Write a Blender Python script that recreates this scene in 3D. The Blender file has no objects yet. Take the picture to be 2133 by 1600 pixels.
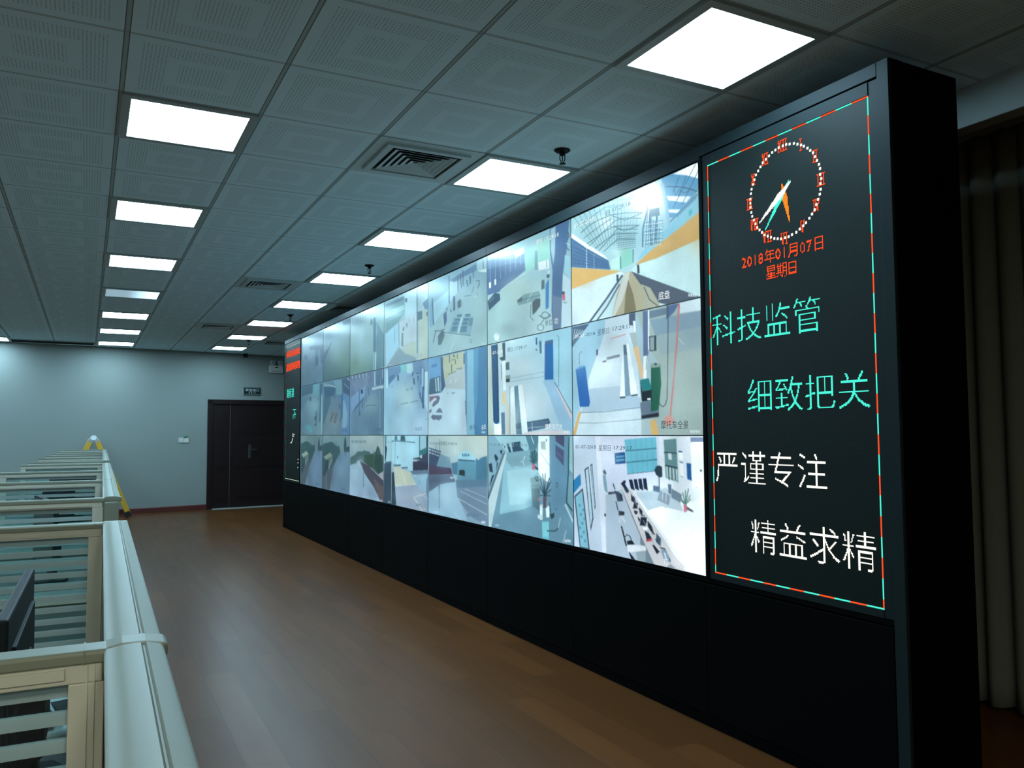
import bpy, bmesh, math, random
import numpy as np
from mathutils import Vector, Matrix
random.seed(7)
R = math.radians
SC = bpy.context.scene
COL = SC.collection
ZC = 1.385                                   # camera height above the floor

# ------------------------------------------------------------------ camera
FPX, PIT, YAW, ROL = 1696.9859665, 0.0593718188, 0.4806808223, -0.0056353276
_cp, _sp, _cy, _sy = math.cos(PIT), math.sin(PIT), math.cos(YAW), math.sin(YAW)
_f = Vector((_sy * _cp, _cy * _cp, _sp)); _r = Vector((_cy, -_sy, 0)); _u = _r.cross(_f)
CR = math.cos(ROL) * _r + math.sin(ROL) * _u
CU = -math.sin(ROL) * _r + math.cos(ROL) * _u
cam_d = bpy.data.cameras.new('camera'); cam = bpy.data.objects.new('camera', cam_d); COL.objects.link(cam)
cam.matrix_world = Matrix(((CR.x, CU.x, -_f.x, 0), (CR.y, CU.y, -_f.y, 0), (CR.z, CU.z, -_f.z, ZC), (0, 0, 0, 1)))
cam_d.sensor_fit = 'HORIZONTAL'; cam_d.sensor_width = 36.0
cam_d.lens = FPX / 2133.0 * 36.0; cam_d.clip_start = 0.02; cam_d.clip_end = 100
SC.camera = cam
CAMP = Vector((0, 0, ZC))

def hit(axis, val, px, py):
    """photograph pixel -> point on the world plane axis = val"""
    d = _f + CR * ((px - 1066.5) / FPX) - CU * ((py - 800.0) / FPX)
    return CAMP + d * ((val - CAMP[axis]) / d[axis])

# ------------------------------------------------------------------ world, exposure
w = bpy.data.worlds.new('world'); SC.world = w; w.use_nodes = True
w.node_tree.nodes['Background'].inputs[0].default_value = (0.35, 0.5, 0.6, 1)
w.node_tree.nodes['Background'].inputs[1].default_value = 0.0
SC.view_settings.view_transform = 'Standard'
SC.view_settings.look = 'None'
SC.view_settings.exposure = 0.0
SC.view_settings.gamma = 1.0
SC.view_settings.use_curve_mapping = False
SC.cycles.use_denoising = True
SC.cycles.max_bounces = 12
SC.cycles.diffuse_bounces = 8
SC.cycles.transparent_max_bounces = 40
SC.cycles.sample_clamp_indirect = 8.0
LAMP = 24.0                                   # radiance of the ceiling panels
LAMP_COL = (0.66, 1.04, 1.28)

# ------------------------------------------------------------------ main dimensions
HC = 1.521573 + ZC                            # ceiling
GX, GY, T = 0.10219, 3.32763, 0.6             # ceiling grid
X0 = 2.62185                                  # face of the video wall
Y0, Z0, SW = 3.040903, 1.316931 + ZC, 1.1886227
SH = SW * 9 / 16
WS, WI = 0.145, 15.70                         # far wall: Y = WI + WS * X
WANG = math.atan(WS)
LP = 0.00475                                  # LED pitch

# ------------------------------------------------------------------ materials
def lin(c):
    c = c / 255.0
    return c / 12.92 if c <= 0.04045 else ((c + 0.055) / 1.055) ** 2.4
def rgb(*c): return tuple(lin(v) for v in c)

def pmat(name, col, rough=0.5, metal=0.0, spec=0.5, bump=0.0, bscale=200.0, emit=None, estr=0.0):
    m = bpy.data.materials.new(name); m.use_nodes = True
    nt = m.node_tree; b = nt.nodes['Principled BSDF']
    b.inputs['Base Color'].default_value = (*col, 1)
    b.inputs['Roughness'].default_value = rough
    b.inputs['Metallic'].default_value = metal
    b.inputs['Specular IOR Level'].default_value = spec
    if emit:
        b.inputs['Emission Color'].default_value = (*emit, 1); b.inputs['Emission Strength'].default_value = estr
    if True:                                  # slight procedural mottling on every surface
        tc = nt.nodes.new('ShaderNodeTexCoord'); nz = nt.nodes.new('ShaderNodeTexNoise')
        nz.inputs['Scale'].default_value = 6.0; nz.inputs['Detail'].default_value = 4
        nt.links.new(tc.outputs['Object'], nz.inputs['Vector'])
        mx = nt.nodes.new('ShaderNodeMix'); mx.data_type = 'RGBA'
        mx.inputs[6].default_value = (*[v * 0.93 for v in col], 1); mx.inputs[7].default_value = (*[min(1, v * 1.07) for v in col], 1)
        nt.links.new(nz.outputs['Fac'], mx.inputs[0]); nt.links.new(mx.outputs[2], b.inputs['Base Color'])
    if bump:
        n2 = nt.nodes.new('ShaderNodeTexNoise'); n2.inputs['Scale'].default_value = bscale
        nt.links.new(tc.outputs['Object'], n2.inputs['Vector'])
        bp = nt.nodes.new('ShaderNodeBump'); bp.inputs['Strength'].default_value = bump; bp.inputs['Distance'].default_value = 0.002
        nt.links.new(n2.outputs['Fac'], bp.inputs['Height']); nt.links.new(bp.outputs['Normal'], b.inputs['Normal'])
    return m

class NT:
    """tiny node helper"""
    def __init__(s, name):
        s.m = bpy.data.materials.new(name); s.m.use_nodes = True; s.t = s.m.node_tree
        s.b = s.t.nodes['Principled BSDF']; s.out = s.t.nodes['Material Output']
    def n(s, typ, **kw):
        x = s.t.nodes.new(typ)
        for k, v in kw.items(): setattr(x, k, v)
        return x
    def l(s, a, b): s.t.links.new(a, b)
    def math(s, op, a, b=None, c=None):
        x = s.n('ShaderNodeMath', operation=op)
        for i, v in enumerate((a, b, c)):
            if v is None: continue
            if isinstance(v, (int, float)): x.inputs[i].default_value = v
            else: s.l(v, x.inputs[i])
        return x.outputs[0]
    def mix(s, fac, a, b):
        x = s.n('ShaderNodeMix', data_type='RGBA')
        for i, v in ((0, fac), (6, a), (7, b)):
            if isinstance(v, (int, float)): x.inputs[i].default_value = v
            elif isinstance(v, tuple): x.inputs[i].default_value = (*v, 1)
            else: s.l(v, x.inputs[i])
        return x.outputs[2]
    def xyz(s, kind='Object'):
        tc = s.n('ShaderNodeTexCoord'); sp = s.n('ShaderNodeSeparateXYZ'); s.l(tc.outputs[kind], sp.inputs[0])
        return sp.outputs

def ceiling_mat():
    k = NT('ceiling_tile'); x, y, z = k.xyz()
    u = k.math('FRACT', k.math('DIVIDE', k.math('SUBTRACT', x, GX - 60), T))
    v = k.math('FRACT', k.math('DIVIDE', k.math('SUBTRACT', y, GY - 60), T))
    du = k.math('ABSOLUTE', k.math('SUBTRACT', u, 0.5)); dv = k.math('ABSOLUTE', k.math('SUBTRACT', v, 0.5))
    m = k.math('MAXIMUM', du, dv)
    # pin holes in nested squares
    N = 42.0
    hu = k.math('SUBTRACT', k.math('FRACT', k.math('MULTIPLY', u, N)), 0.5); hv = k.math('SUBTRACT', k.math('FRACT', k.math('MULTIPLY', v, N)), 0.5)
    hr = k.math('SQRT', k.math('ADD', k.math('MULTIPLY', hu, hu), k.math('MULTIPLY', hv, hv)))
    dot = k.math('LESS_THAN', hr, 0.21)
    band = k.math('ADD', k.math('LESS_THAN', m, 0.155), k.math('MULTIPLY', k.math('GREATER_THAN', m, 0.24), k.math('LESS_THAN', m, 0.405)))
    dot = k.math('MULTIPLY', dot, band)
    # T-bar: wide along Y, narrow along X; recess shade beside it painted as dark lines
    bx = k.math('GREATER_THAN', du, 0.4855); by = k.math('GREATER_THAN', dv, 0.492)
    gx = k.math('MULTIPLY', k.math('GREATER_THAN', du, 0.481), k.math('LESS_THAN', du, 0.4875))
    gy = k.math('MULTIPLY', k.math('GREATER_THAN', dv, 0.4875), k.math('LESS_THAN', dv, 0.4935))
    tc = k.n('ShaderNodeTexCoord'); nz = k.n('ShaderNodeTexNoise'); nz.inputs['Scale'].default_value = 1.3; nz.inputs['Detail'].default_value = 5
    k.l(tc.outputs['Object'], nz.inputs['Vector'])
    base = k.mix(nz.outputs['Fac'], (0.58, 0.83, 0.92), (0.64, 0.90, 0.98))
    c = k.mix(k.math('MULTIPLY', dot, 0.75), base, (0.15, 0.21, 0.22))
    c = k.mix(bx, c, (0.36, 0.49, 0.50))
    c = k.mix(k.math('MULTIPLY', by, 0.55), c, (0.33, 0.45, 0.46))
    c = k.mix(gx, c, (0.11, 0.16, 0.17)); c = k.mix(k.math('MULTIPLY', gy, 0.7), c, (0.17, 0.23, 0.25))
    k.l(c, k.b.inputs['Base Color']); k.b.inputs['Roughness'].default_value = 0.85; k.b.inputs['Specular IOR Level'].default_value = 0.2
    return k.m

def floor_mat():
    k = NT('laminate_floor'); x, y, z = k.xyz()
    PW, PL = 0.166, 1.2
    cx = k.math('DIVIDE', k.math('ADD', x, 20 + 0.13), PW); row = k.math('FLOOR', cx)
    off = k.math('MULTIPLY', k.math('FRACT', k.math('MULTIPLY', row, 0.377)), PL)
    cy = k.math('DIVIDE', k.math('ADD', y, k.math('ADD', off, 20)), PL); pl = k.math('FLOOR', cy)
    cb = k.n('ShaderNodeCombineXYZ'); k.l(row, cb.inputs[0]); k.l(pl, cb.inputs[1])
    wn = k.n('ShaderNodeTexWhiteNoise'); k.l(cb.outputs[0], wn.inputs[0])
    # grain, stretched along the plank
    g = k.n('ShaderNodeCombineXYZ'); k.l(k.math('MULTIPLY', x, 9.0), g.inputs[0]); k.l(k.math('ADD', k.math('MULTIPLY', y, 0.7), k.math('MULTIPLY', wn.outputs[0], 31.0)), g.inputs[1])
    k.l(k.math('MULTIPLY', row, 3.7), g.inputs[2])
    nz = k.n('ShaderNodeTexNoise'); nz.inputs['Scale'].default_value = 1.0; nz.inputs['Detail'].default_value = 6; nz.inputs['Roughness'].default_value = 0.6
    k.l(g.outputs[0], nz.inputs['Vector'])
    g2 = k.n('ShaderNodeCombineXYZ'); k.l(k.math('MULTIPLY', x, 2.2), g2.inputs[0]); k.l(k.math('MULTIPLY', y, 0.8), g2.inputs[1])
    n2 = k.n('ShaderNodeTexNoise'); n2.inputs['Scale'].default_value = 1.0; n2.inputs['Detail'].default_value = 3; k.l(g2.outputs[0], n2.inputs['Vector'])
    a = k.mix(wn.outputs[0], (0.072, 0.027, 0.008), (0.104, 0.039, 0.0115))
    rmp = k.n('ShaderNodeMapRange'); rmp.inputs[1].default_value = 0.35; rmp.inputs[2].default_value = 0.75; k.l(nz.outputs['Fac'], rmp.inputs[0])
    a = k.mix(k.math('MULTIPLY', rmp.outputs[0], 0.4), a, (0.062, 0.022, 0.008))
    rm2 = k.n('ShaderNodeMapRange'); rm2.inputs[1].default_value = 0.5; rm2.inputs[2].default_value = 0.75; k.l(n2.outputs['Fac'], rm2.inputs[0])
    a = k.mix(k.math('MULTIPLY', rm2.outputs[0], 0.35), a, (0.075, 0.026, 0.008))
    # joints
    fx = k.math('ABSOLUTE', k.math('SUBTRACT', k.math('FRACT', cx), 0.5)); fy = k.math('ABSOLUTE', k.math('SUBTRACT', k.math('FRACT', cy), 0.5))
    j = k.math('MAXIMUM', k.math('GREATER_THAN', fx, 0.489), k.math('GREATER_THAN', fy, 0.4985))
    a = k.mix(k.math('MULTIPLY', j, 0.75), a, (0.03, 0.013, 0.007))
    k.l(a, k.b.inputs['Base Color'])
    k.l(k.math('ADD', k.math('MULTIPLY', nz.outputs['Fac'], 0.10), 0.27), k.b.inputs['Roughness'])
    k.b.inputs['Specular IOR Level'].default_value = 0.11
    bp = k.n('ShaderNodeBump'); bp.inputs['Strength'].default_value = 0.25; bp.inputs['Distance'].default_value = 0.002
    k.l(k.math('SUBTRACT', 1.0, j), bp.inputs['Height']); k.l(bp.outputs['Normal'], k.b.inputs['Normal'])
    return k.m

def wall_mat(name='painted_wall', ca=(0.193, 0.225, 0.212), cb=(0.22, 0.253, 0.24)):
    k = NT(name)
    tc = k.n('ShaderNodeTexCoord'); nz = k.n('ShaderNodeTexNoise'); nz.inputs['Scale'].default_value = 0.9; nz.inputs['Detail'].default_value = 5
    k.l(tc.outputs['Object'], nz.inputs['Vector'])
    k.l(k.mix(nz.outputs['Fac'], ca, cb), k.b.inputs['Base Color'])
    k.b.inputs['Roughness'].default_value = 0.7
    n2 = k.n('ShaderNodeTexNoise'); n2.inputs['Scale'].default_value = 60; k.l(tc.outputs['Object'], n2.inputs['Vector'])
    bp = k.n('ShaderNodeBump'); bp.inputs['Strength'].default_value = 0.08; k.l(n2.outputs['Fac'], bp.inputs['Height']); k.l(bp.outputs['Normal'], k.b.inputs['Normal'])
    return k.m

def stripe_glass_mat(z_top, period=0.0295):
    """office partition glass with frosted horizontal stripes (object Z)"""
    k = NT('striped_partition_glass'); x, y, z = k.xyz()
    ph = k.math('FRACT', k.math('DIVIDE', k.math('SUBTRACT', z_top - 0.002 + 3 * period, z), period))
    fr = k.math('LESS_THAN', ph, 0.5)
    tr = k.n('ShaderNodeBsdfTransparent'); tr.inputs[0].default_value = (0.80, 0.90, 0.89, 1)
    gl = k.n('ShaderNodeBsdfGlossy'); gl.inputs['Roughness'].default_value = 0.03
    fz = k.n('ShaderNodeFresnel'); fz.inputs[0].default_value = 1.45
    ms = k.n('ShaderNodeMixShader'); k.l(fz.outputs[0], ms.inputs[0]); k.l(tr.outputs[0], ms.inputs[1]); k.l(gl.outputs[0], ms.inputs[2])
    df = k.n('ShaderNodeBsdfDiffuse'); df.inputs[0].default_value = (0.36, 0.45, 0.44, 1)
    tl = k.n('ShaderNodeBsdfTranslucent'); tl.inputs[0].default_value = (0.36, 0.45, 0.44, 1)
    m1 = k.n('ShaderNodeMixShader'); m1.inputs[0].default_value = 0.4; k.l(df.outputs[0], m1.inputs[1]); k.l(tl.outputs[0], m1.inputs[2])
    m2 = k.n('ShaderNodeMixShader'); m2.inputs[0].default_value = 0.85; k.l(tr.outputs[0], m2.inputs[1]); k.l(m1.outputs[0], m2.inputs[2])
    m3 = k.n('ShaderNodeMixShader'); k.l(fr, m3.inputs[0]); k.l(ms.outputs[0], m3.inputs[1]); k.l(m2.outputs[0], m3.inputs[2])
    k.l(m3.outputs[0], k.out.inputs['Surface'])
    return k.m

def picture_mat():
    k = NT('lit_display'); at = k.n('ShaderNodeAttribute'); at.attribute_name = 'Col'
    k.l(at.outputs['Color'], k.b.inputs['Emission Color']); k.b.inputs['Emission Strength'].default_value = 1.0
    k.b.inputs['Base Color'].default_value = (0.012, 0.013, 0.014, 1); k.b.inputs['Roughness'].default_value = 0.30
    k.b.inputs['Specular IOR Level'].default_value = 0.16
    return k.m

def led_face_mat():
    k = NT('led_matrix_face'); x, y, z = k.xyz()
    u = k.math('SUBTRACT', k.math('FRACT', k.math('DIVIDE', y, LP)), 0.5); v = k.math('SUBTRACT', k.math('FRACT', k.math('DIVIDE', z, LP)), 0.5)
    r = k.math('SQRT', k.math('ADD', k.math('MULTIPLY', u, u), k.math('MULTIPLY', v, v)))
    d = k.math('LESS_THAN', r, 0.36)
    k.l(k.mix(d, (0.002, 0.0035, 0.003), (0.009, 0.016, 0.014)), k.b.inputs['Base Color'])
    k.b.inputs['Roughness'].default_value = 0.55; k.b.inputs['Specular IOR Level'].default_value = 0.12
    return k.m

def led_mat(name, c, s):
    m = bpy.data.materials.new(name); m.use_nodes = True; nt = m.node_tree
    nt.nodes.remove(nt.nodes['Principled BSDF']); e = nt.nodes.new('ShaderNodeEmission')
    e.inputs[0].default_value = (*c, 1); e.inputs[1].default_value = s
    nt.links.new(e.outputs[0], nt.nodes['Material Output'].inputs['Surface']); return m

def lamp_mat(half=False, col=LAMP_COL):
    k = NT('lamp_diffuser_half_lit' if half else 'lamp_diffuser')
    k.b.inputs['Base Color'].default_value = (0.8, 0.85, 0.85, 1); k.b.inputs['Roughness'].default_value = 0.5
    k.b.inputs['Emission Color'].default_value = (*col, 1)
    if half:                                   # a failing panel: only one edge strip still lights
        x, y, z = k.xyz()
        r = k.n('ShaderNodeMapRange'); r.interpolation_type = 'SMOOTHERSTEP'
        r.inputs[1].default_value = -0.10; r.inputs[2].default_value = 0.27; r.inputs[3].default_value = 0.33; r.inputs[4].default_value = 1.6
        k.l(x, r.inputs[0]); k.l(r.outputs[0], k.b.inputs['Emission Strength'])
    else:
        k.b.inputs['Emission Strength'].default_value = LAMP
    return k.m

M = dict(
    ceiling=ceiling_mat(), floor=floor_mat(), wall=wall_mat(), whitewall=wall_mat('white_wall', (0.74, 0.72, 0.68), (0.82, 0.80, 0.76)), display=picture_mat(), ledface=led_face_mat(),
    lamp=lamp_mat(), lamp_half=lamp_mat(True), lamp_warm=lamp_mat(False, (1.42, 1.40, 1.16)),
    lampframe=pmat('lamp_frame_paint', (0.32, 0.42, 0.42), 0.45),
    ventpaint=pmat('vent_paint', (0.42, 0.58, 0.61), 0.5), ventdark=pmat('vent_cavity', (0.012, 0.015, 0.017), 0.8),
    black=pmat('black_powder_coated_steel', (0.0010, 0.0013, 0.0014), 0.55, 0.0, 0.03), trimsteel=pmat('dark_grey_trim_steel', (0.009, 0.015, 0.016), 0.48, 0.0, 0.065),
    bezel=pmat('screen_bezel', (0.01, 0.011, 0.012), 0.4),
    door=pmat('dark_mahogany', (0.010, 0.004, 0.004), 0.45, 0.0, 0.3), doordark=pmat('dark_door_groove', (0.006, 0.003, 0.003), 0.5),
    skirting=pmat('mahogany_skirting', (0.085, 0.018, 0.014), 0.35), chrome=pmat('dull_chrome', (0.16, 0.16, 0.16), 0.35, 1.0),
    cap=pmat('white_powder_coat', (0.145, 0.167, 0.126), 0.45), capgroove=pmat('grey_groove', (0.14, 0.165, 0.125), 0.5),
    frame=pmat('cream_partition_frame', (0.40, 0.41, 0.34), 0.5), framedark=pmat('frame_gasket', (0.16, 0.16, 0.13), 0.6),
    fabric=pmat('grey_green_fabric', (0.10, 0.14, 0.13), 0.9, bump=0.3, bscale=500),
    desk=pmat('dark_desk_laminate', (0.03, 0.028, 0.026), 0.5), plastic=pmat('black_plastic', (0.004, 0.006, 0.007), 0.55, 0.0, 0.12),
    plastic2=pmat('charcoal_monitor_rim', (0.006, 0.010, 0.012), 0.55, 0.0, 0.12),
    greyplastic=pmat('pale_grey_plastic', (0.42, 0.50, 0.50), 0.5),
    yellow=pmat('yellow_fibreglass', (0.62, 0.36, 0.02), 0.45), alu=pmat('aluminium', (0.42, 0.45, 0.45), 0.35, 0.9), rubber=pmat('black_rubber', (0.012, 0.012, 0.012), 0.8),
    curtain=pmat('olive_curtain_cloth', (0.10, 0.11, 0.085), 0.95, bump=0.3, bscale=300),
    pelmet=pmat('pelmet_paint', (0.30, 0.36, 0.35), 0.6), beige=pmat('beige_plastic', (0.55, 0.53, 0.45), 0.5),
    signgreen=pmat('dark_green_sign', (0.006, 0.02, 0.016), 0.3), signwhite=pmat('sign_lettering', (0.62, 0.70, 0.68), 0.5),
    lens=pmat('lamp_lens_grey', (0.25, 0.27, 0.26), 0.3), emergency=pmat('emergency_box_paint', (0.50, 0.52, 0.48), 0.5),
    greentag=pmat('green_tag', (0.03, 0.16, 0.09), 0.5), threshold=pmat('stone_threshold', (0.30, 0.32, 0.30), 0.5),
    red=led_mat('red_led', (1.0, 0.085, 0.02), 1.15), redglow=led_mat('red_led_deep', (0.75, 0.012, 0.006), 1.0), cyan=led_mat('cyan_led', (0.07, 0.86, 0.66), 1.15),
    white=led_mat('white_led', (1.0, 1.0, 0.88), 1.3), orange=led_mat('orange_led', (1.0, 0.26, 0.02), 1.1), pale=led_mat('pale_led', (0.62, 0.85, 0.6), 0.9),
    green=led_mat('green_led', (0.10, 0.62, 0.36), 0.8), crimson=led_mat('crimson_led', (0.45, 0.02, 0.04), 0.9),
)
# ------------------------------------------------------------------ mesh helpers
class MB:
    def __init__(s): s.v = []; s.f = []
    def add(s, vs, fs):
        o = len(s.v); s.v += [tuple(p) for p in vs]; s.f += [tuple(i + o for i in f) for f in fs]; return s
    def box(s, x0, x1, y0, y1, z0, z1):
        vs = [(x0, y0, z0), (x1, y0, z0), (x1, y1, z0), (x0, y1, z0), (x0, y0, z1), (x1, y0, z1), (x1, y1, z1), (x0, y1, z1)]
        return s.add(vs, [(3, 2, 1, 0), (4, 5, 6, 7), (0, 1, 5, 4), (1, 2, 6, 5), (2, 3, 7, 6), (3, 0, 4, 7)])
    def prism(s, prof, axis, a, b):
        """prof: 2-D polygon (counter-clockwise) extruded along axis from a to b"""
        n = len(prof)
        def P(p, t): return {0: (t, p[0], p[1]), 1: (p[0], t, p[1]), 2: (p[0], p[1], t)}[axis]
        vs = [P(p, a) for p in prof] + [P(p, b) for p in prof]
        fs = [tuple(range(n))[::-1], tuple(range(n, 2 * n))] + [(i, (i + 1) % n, n + (i + 1) % n, n + i) for i in range(n)]
        return s.add(vs, fs)
    def tube(s, p, q, r0, r1=None, n=12):
        p, q = Vector(p), Vector(q); r1 = r0 if r1 is None else r1
        d = (q - p).normalized(); a = d.orthogonal().normalized(); b = d.cross(a)
        vs = []
        for c, r in ((p, r0), (q, r1)):
            for i in range(n):
                t = 2 * math.pi * i / n; vs.append(c + a * (r * math.cos(t)) + b * (r * math.sin(t)))
        return s.add(vs, [tuple(range(n))[::-1], tuple(range(n, 2 * n))] + [(i, (i + 1) % n, n + (i + 1) % n, n + i) for i in range(n)])
    def lathe(s, prof, c=(0, 0, 0), n=20):
        """prof: (radius, z) pairs turned about the Z axis through c"""
        k = len(prof); vs = []
        for r, z in prof:
            for i in range(n):
                t = 2 * math.pi * i / n; vs.append((c[0] + r * math.cos(t), c[1] + r * math.sin(t), c[2] + z))
        fs = [(j * n + i, j * n + (i + 1) % n, (j + 1) * n + (i + 1) % n, (j + 1) * n + i) for j in range(k - 1) for i in range(n)]
        return s.add(vs, fs + [tuple(range(n))[::-1], tuple(range((k - 1) * n, k * n))])
    def bar(s, p, q, w, h, up=(0, 0, 1)):
        p, q, up = Vector(p), Vector(q), Vector(up); d = (q - p).normalized()
        a = d.cross(up).normalized() * (w / 2); b = a.cross(d).normalized() * (h / 2)
        vs = [c + sa * a + sb * b for c in (p, q) for sa, sb in ((-1, -1), (1, -1), (1, 1), (-1, 1))]
        return s.add(vs, [(3, 2, 1, 0), (4, 5, 6, 7), (0, 1, 5, 4), (1, 2, 6, 5), (2, 3, 7, 6), (3, 0, 4, 7)])
    def build(s, name, mat, parent=None, bevel=0.0, smooth=False, seg=2):
        me = bpy.data.meshes.new(name); me.from_pydata(s.v, [], s.f); me.update()
        bm = bmesh.new(); bm.from_mesh(me); bmesh.ops.recalc_face_normals(bm, faces=bm.faces)
        if bevel:
            bmesh.ops.bevel(bm, geom=[e for e in bm.edges if len(e.link_faces) == 2 and e.calc_face_angle(0) > 0.6], offset=bevel, segments=seg, affect='EDGES', profile=0.5)
        bm.to_mesh(me); bm.free()
        me.materials.append(M[mat] if isinstance(mat, str) else mat)
        if smooth:
            for p in me.polygons: p.use_smooth = True
            me.set_sharp_from_angle(angle=R(40))
        o = bpy.data.objects.new(name, me); COL.objects.link(o)
        if parent is not None: o.parent = parent
        return o

def tag(o, label=None, cat=None, group=None, kind=None):
    if label: o['label'] = label
    if cat: o['category'] = cat
    if group: o['group'] = group
    if kind: o['kind'] = kind
    return o
def thing(name, label, cat, loc=(0, 0, 0), rz=0.0, group=None):
    o = bpy.data.objects.new(name, None); COL.objects.link(o)
    o.location = loc; o.rotation_euler = (0, 0, rz); o.empty_display_size = 0.1
    return tag(o, label, cat, group)
def dup(root, loc, rz=None, label=None, group=None):
    """copy of a thing with copies of its parts and sub-parts"""
    def rec(o, par):
        c = o.copy(); COL.objects.link(c)
        if par is not None: c.parent = par
        for ch in o.children: rec(ch, c)
        return c
    r = rec(root, None); r.location = loc
    if rz is not None: r.rotation_euler = (0, 0, rz)
    if label: r['label'] = label
    if group: r['group'] = group
    return r
def structure(o): o['kind'] = 'structure'; return o

_tc = bpy.data.curves.new('lettering', 'FONT'); _to = bpy.data.objects.new('lettering', _tc)
_glyphs = {}
def glyphs(text, thin=0.0):
    """triangulated outline of a text, unit em; the built-in font covers Chinese"""
    if (text, thin) in _glyphs: return _glyphs[(text, thin)]
    if _to.name not in COL.objects: COL.objects.link(_to)
    _tc.body = text; _tc.size = 1.0; _tc.resolution_u = 3; _tc.offset = -thin
    dg = bpy.context.evaluated_depsgraph_get(); dg.update()
    me = bpy.data.meshes.new_from_object(_to.evaluated_get(dg))
    r = ([(v.co.x, v.co.y) for v in me.vertices], [tuple(p.vertices) for p in me.polygons])
    bpy.data.meshes.remove(me); _glyphs[(text, thin)] = r
    return r
# ------------------------------------------------------------------ the room
XL, XR, YN = -6.0, 4.25, -9.0
def far_y(x): return WI + WS * x
def wall_hit(px, py):
    """photograph pixel -> (distance along far wall, height)"""
    d = _f + CR * ((px - 1066.5) / FPX) - CU * ((py - 800.0) / FPX)
    t = WI / (d.y - WS * d.x); p = CAMP + d * t
    return p.x / math.cos(WANG), p.z
def on_far(s, z, out=0.0):
    c, n = math.cos(WANG), math.sin(WANG)
    return Vector((s * c + n * out, WI + s * n - c * out, z))

def slab(pts, z0, z1):
    return MB().prism(pts, 2, z0, z1)
room = [(XL, YN), (XR, YN), (XR, far_y(XR)), (XL, far_y(XL))]
structure(slab(room, -0.1, 0.0).build('floor', 'floor'))
structure(slab(room, HC, HC + 0.1).build('ceiling', 'ceiling'))
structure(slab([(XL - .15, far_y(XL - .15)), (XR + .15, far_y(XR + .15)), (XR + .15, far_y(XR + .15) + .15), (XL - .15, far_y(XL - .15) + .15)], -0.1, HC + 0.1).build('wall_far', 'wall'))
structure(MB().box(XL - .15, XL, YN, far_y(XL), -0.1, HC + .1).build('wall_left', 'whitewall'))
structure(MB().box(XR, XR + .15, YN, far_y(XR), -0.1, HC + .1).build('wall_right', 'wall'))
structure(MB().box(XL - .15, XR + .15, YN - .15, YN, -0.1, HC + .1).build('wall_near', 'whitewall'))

def far_obj(mb, name, mat, parent=None, **k):
    """geometry given as (along wall, out of wall, up) -> stands against the far wall"""
    mb.v = [tuple(on_far(x, z, y)) for x, y, z in mb.v]
    return mb.build(name, mat, parent, **k)
DL, DR, DT = wall_hit(430, 1000)[0], 3.72, 2.03
bb = MB().prism([(0.0, 0.0), (0.018, 0.0), (0.018, 0.085), (0.012, 0.10), (0.0, 0.10)], 0, XL / math.cos(WANG) + 0.9, DL - 0.002)
structure(far_obj(bb, 'baseboard_far', 'skirting'))
structure(far_obj(MB().prism([(0.0, 0.0), (0.018, 0.0), (0.018, 0.085), (0.012, 0.10), (0.0, 0.10)], 0, DR + 0.002, XR / math.cos(WANG) - .02), 'baseboard_far_right', 'skirting'))

# door: dark frame, narrow leaf and main leaf with raised panels
dr = bpy.data.objects.new('door_1', None); COL.objects.link(dr); structure(dr)
fr = MB().box(DL, DL + .09, 0.002, .035, 0, DT).box(DR - .09, DR, 0.002, .035, 0, DT).box(DL, DR, 0.002, .035, DT - .09, DT)
far_obj(fr, 'door_frame', 'door', dr, bevel=0.006)
def leaf(a, b):
    lf = MB().box(a, b, 0.002, 0.014, 0.012, DT - .09)
    w_ = b - a; mg = 0.09 if w_ > .6 else 0.06
    for z0, z1 in ((0.16, 0.62), (0.74, 1.26), (1.38, 1.84)):
        lf.prism([(a + mg, z0), (b - mg, z0), (b - mg, z1), (a + mg, z1)], 1, 0.014, 0.020)
        lf.prism([(a + mg + .04, z0 + .04), (b - mg - .04, z0 + .04), (b - mg - .04, z1 - .04), (a + mg + .04, z1 - .04)], 1, 0.020, 0.027)
    return far_obj(lf, 'door_leaf', 'door', dr, bevel=0.003)
LS = wall_hit(478, 950)[0]
leaf(DL + .092, LS - .003); lf2 = leaf(LS + .003, DR - .092)
hx, hz = wall_hit(519, 940)
hp = MB().box(hx - .028, hx + .028, .0275, .036, hz - .13, hz + .13)
far_obj(hp, 'lock_plate', 'chrome', lf2, bevel=.003)
hd = MB().box(hx - .01, hx + .01, .036, .075, hz + .02, hz + .04).box(hx - .01, hx + .125, .062, .08, hz + .018, hz + .042)
far_obj(hd, 'door_handle', 'chrome', lf2, bevel=.004)
far_obj(MB().box(DL + .09, DR - .09, .014, .16, 0.0, .012), 'door_threshold', 'threshold', dr)

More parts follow.
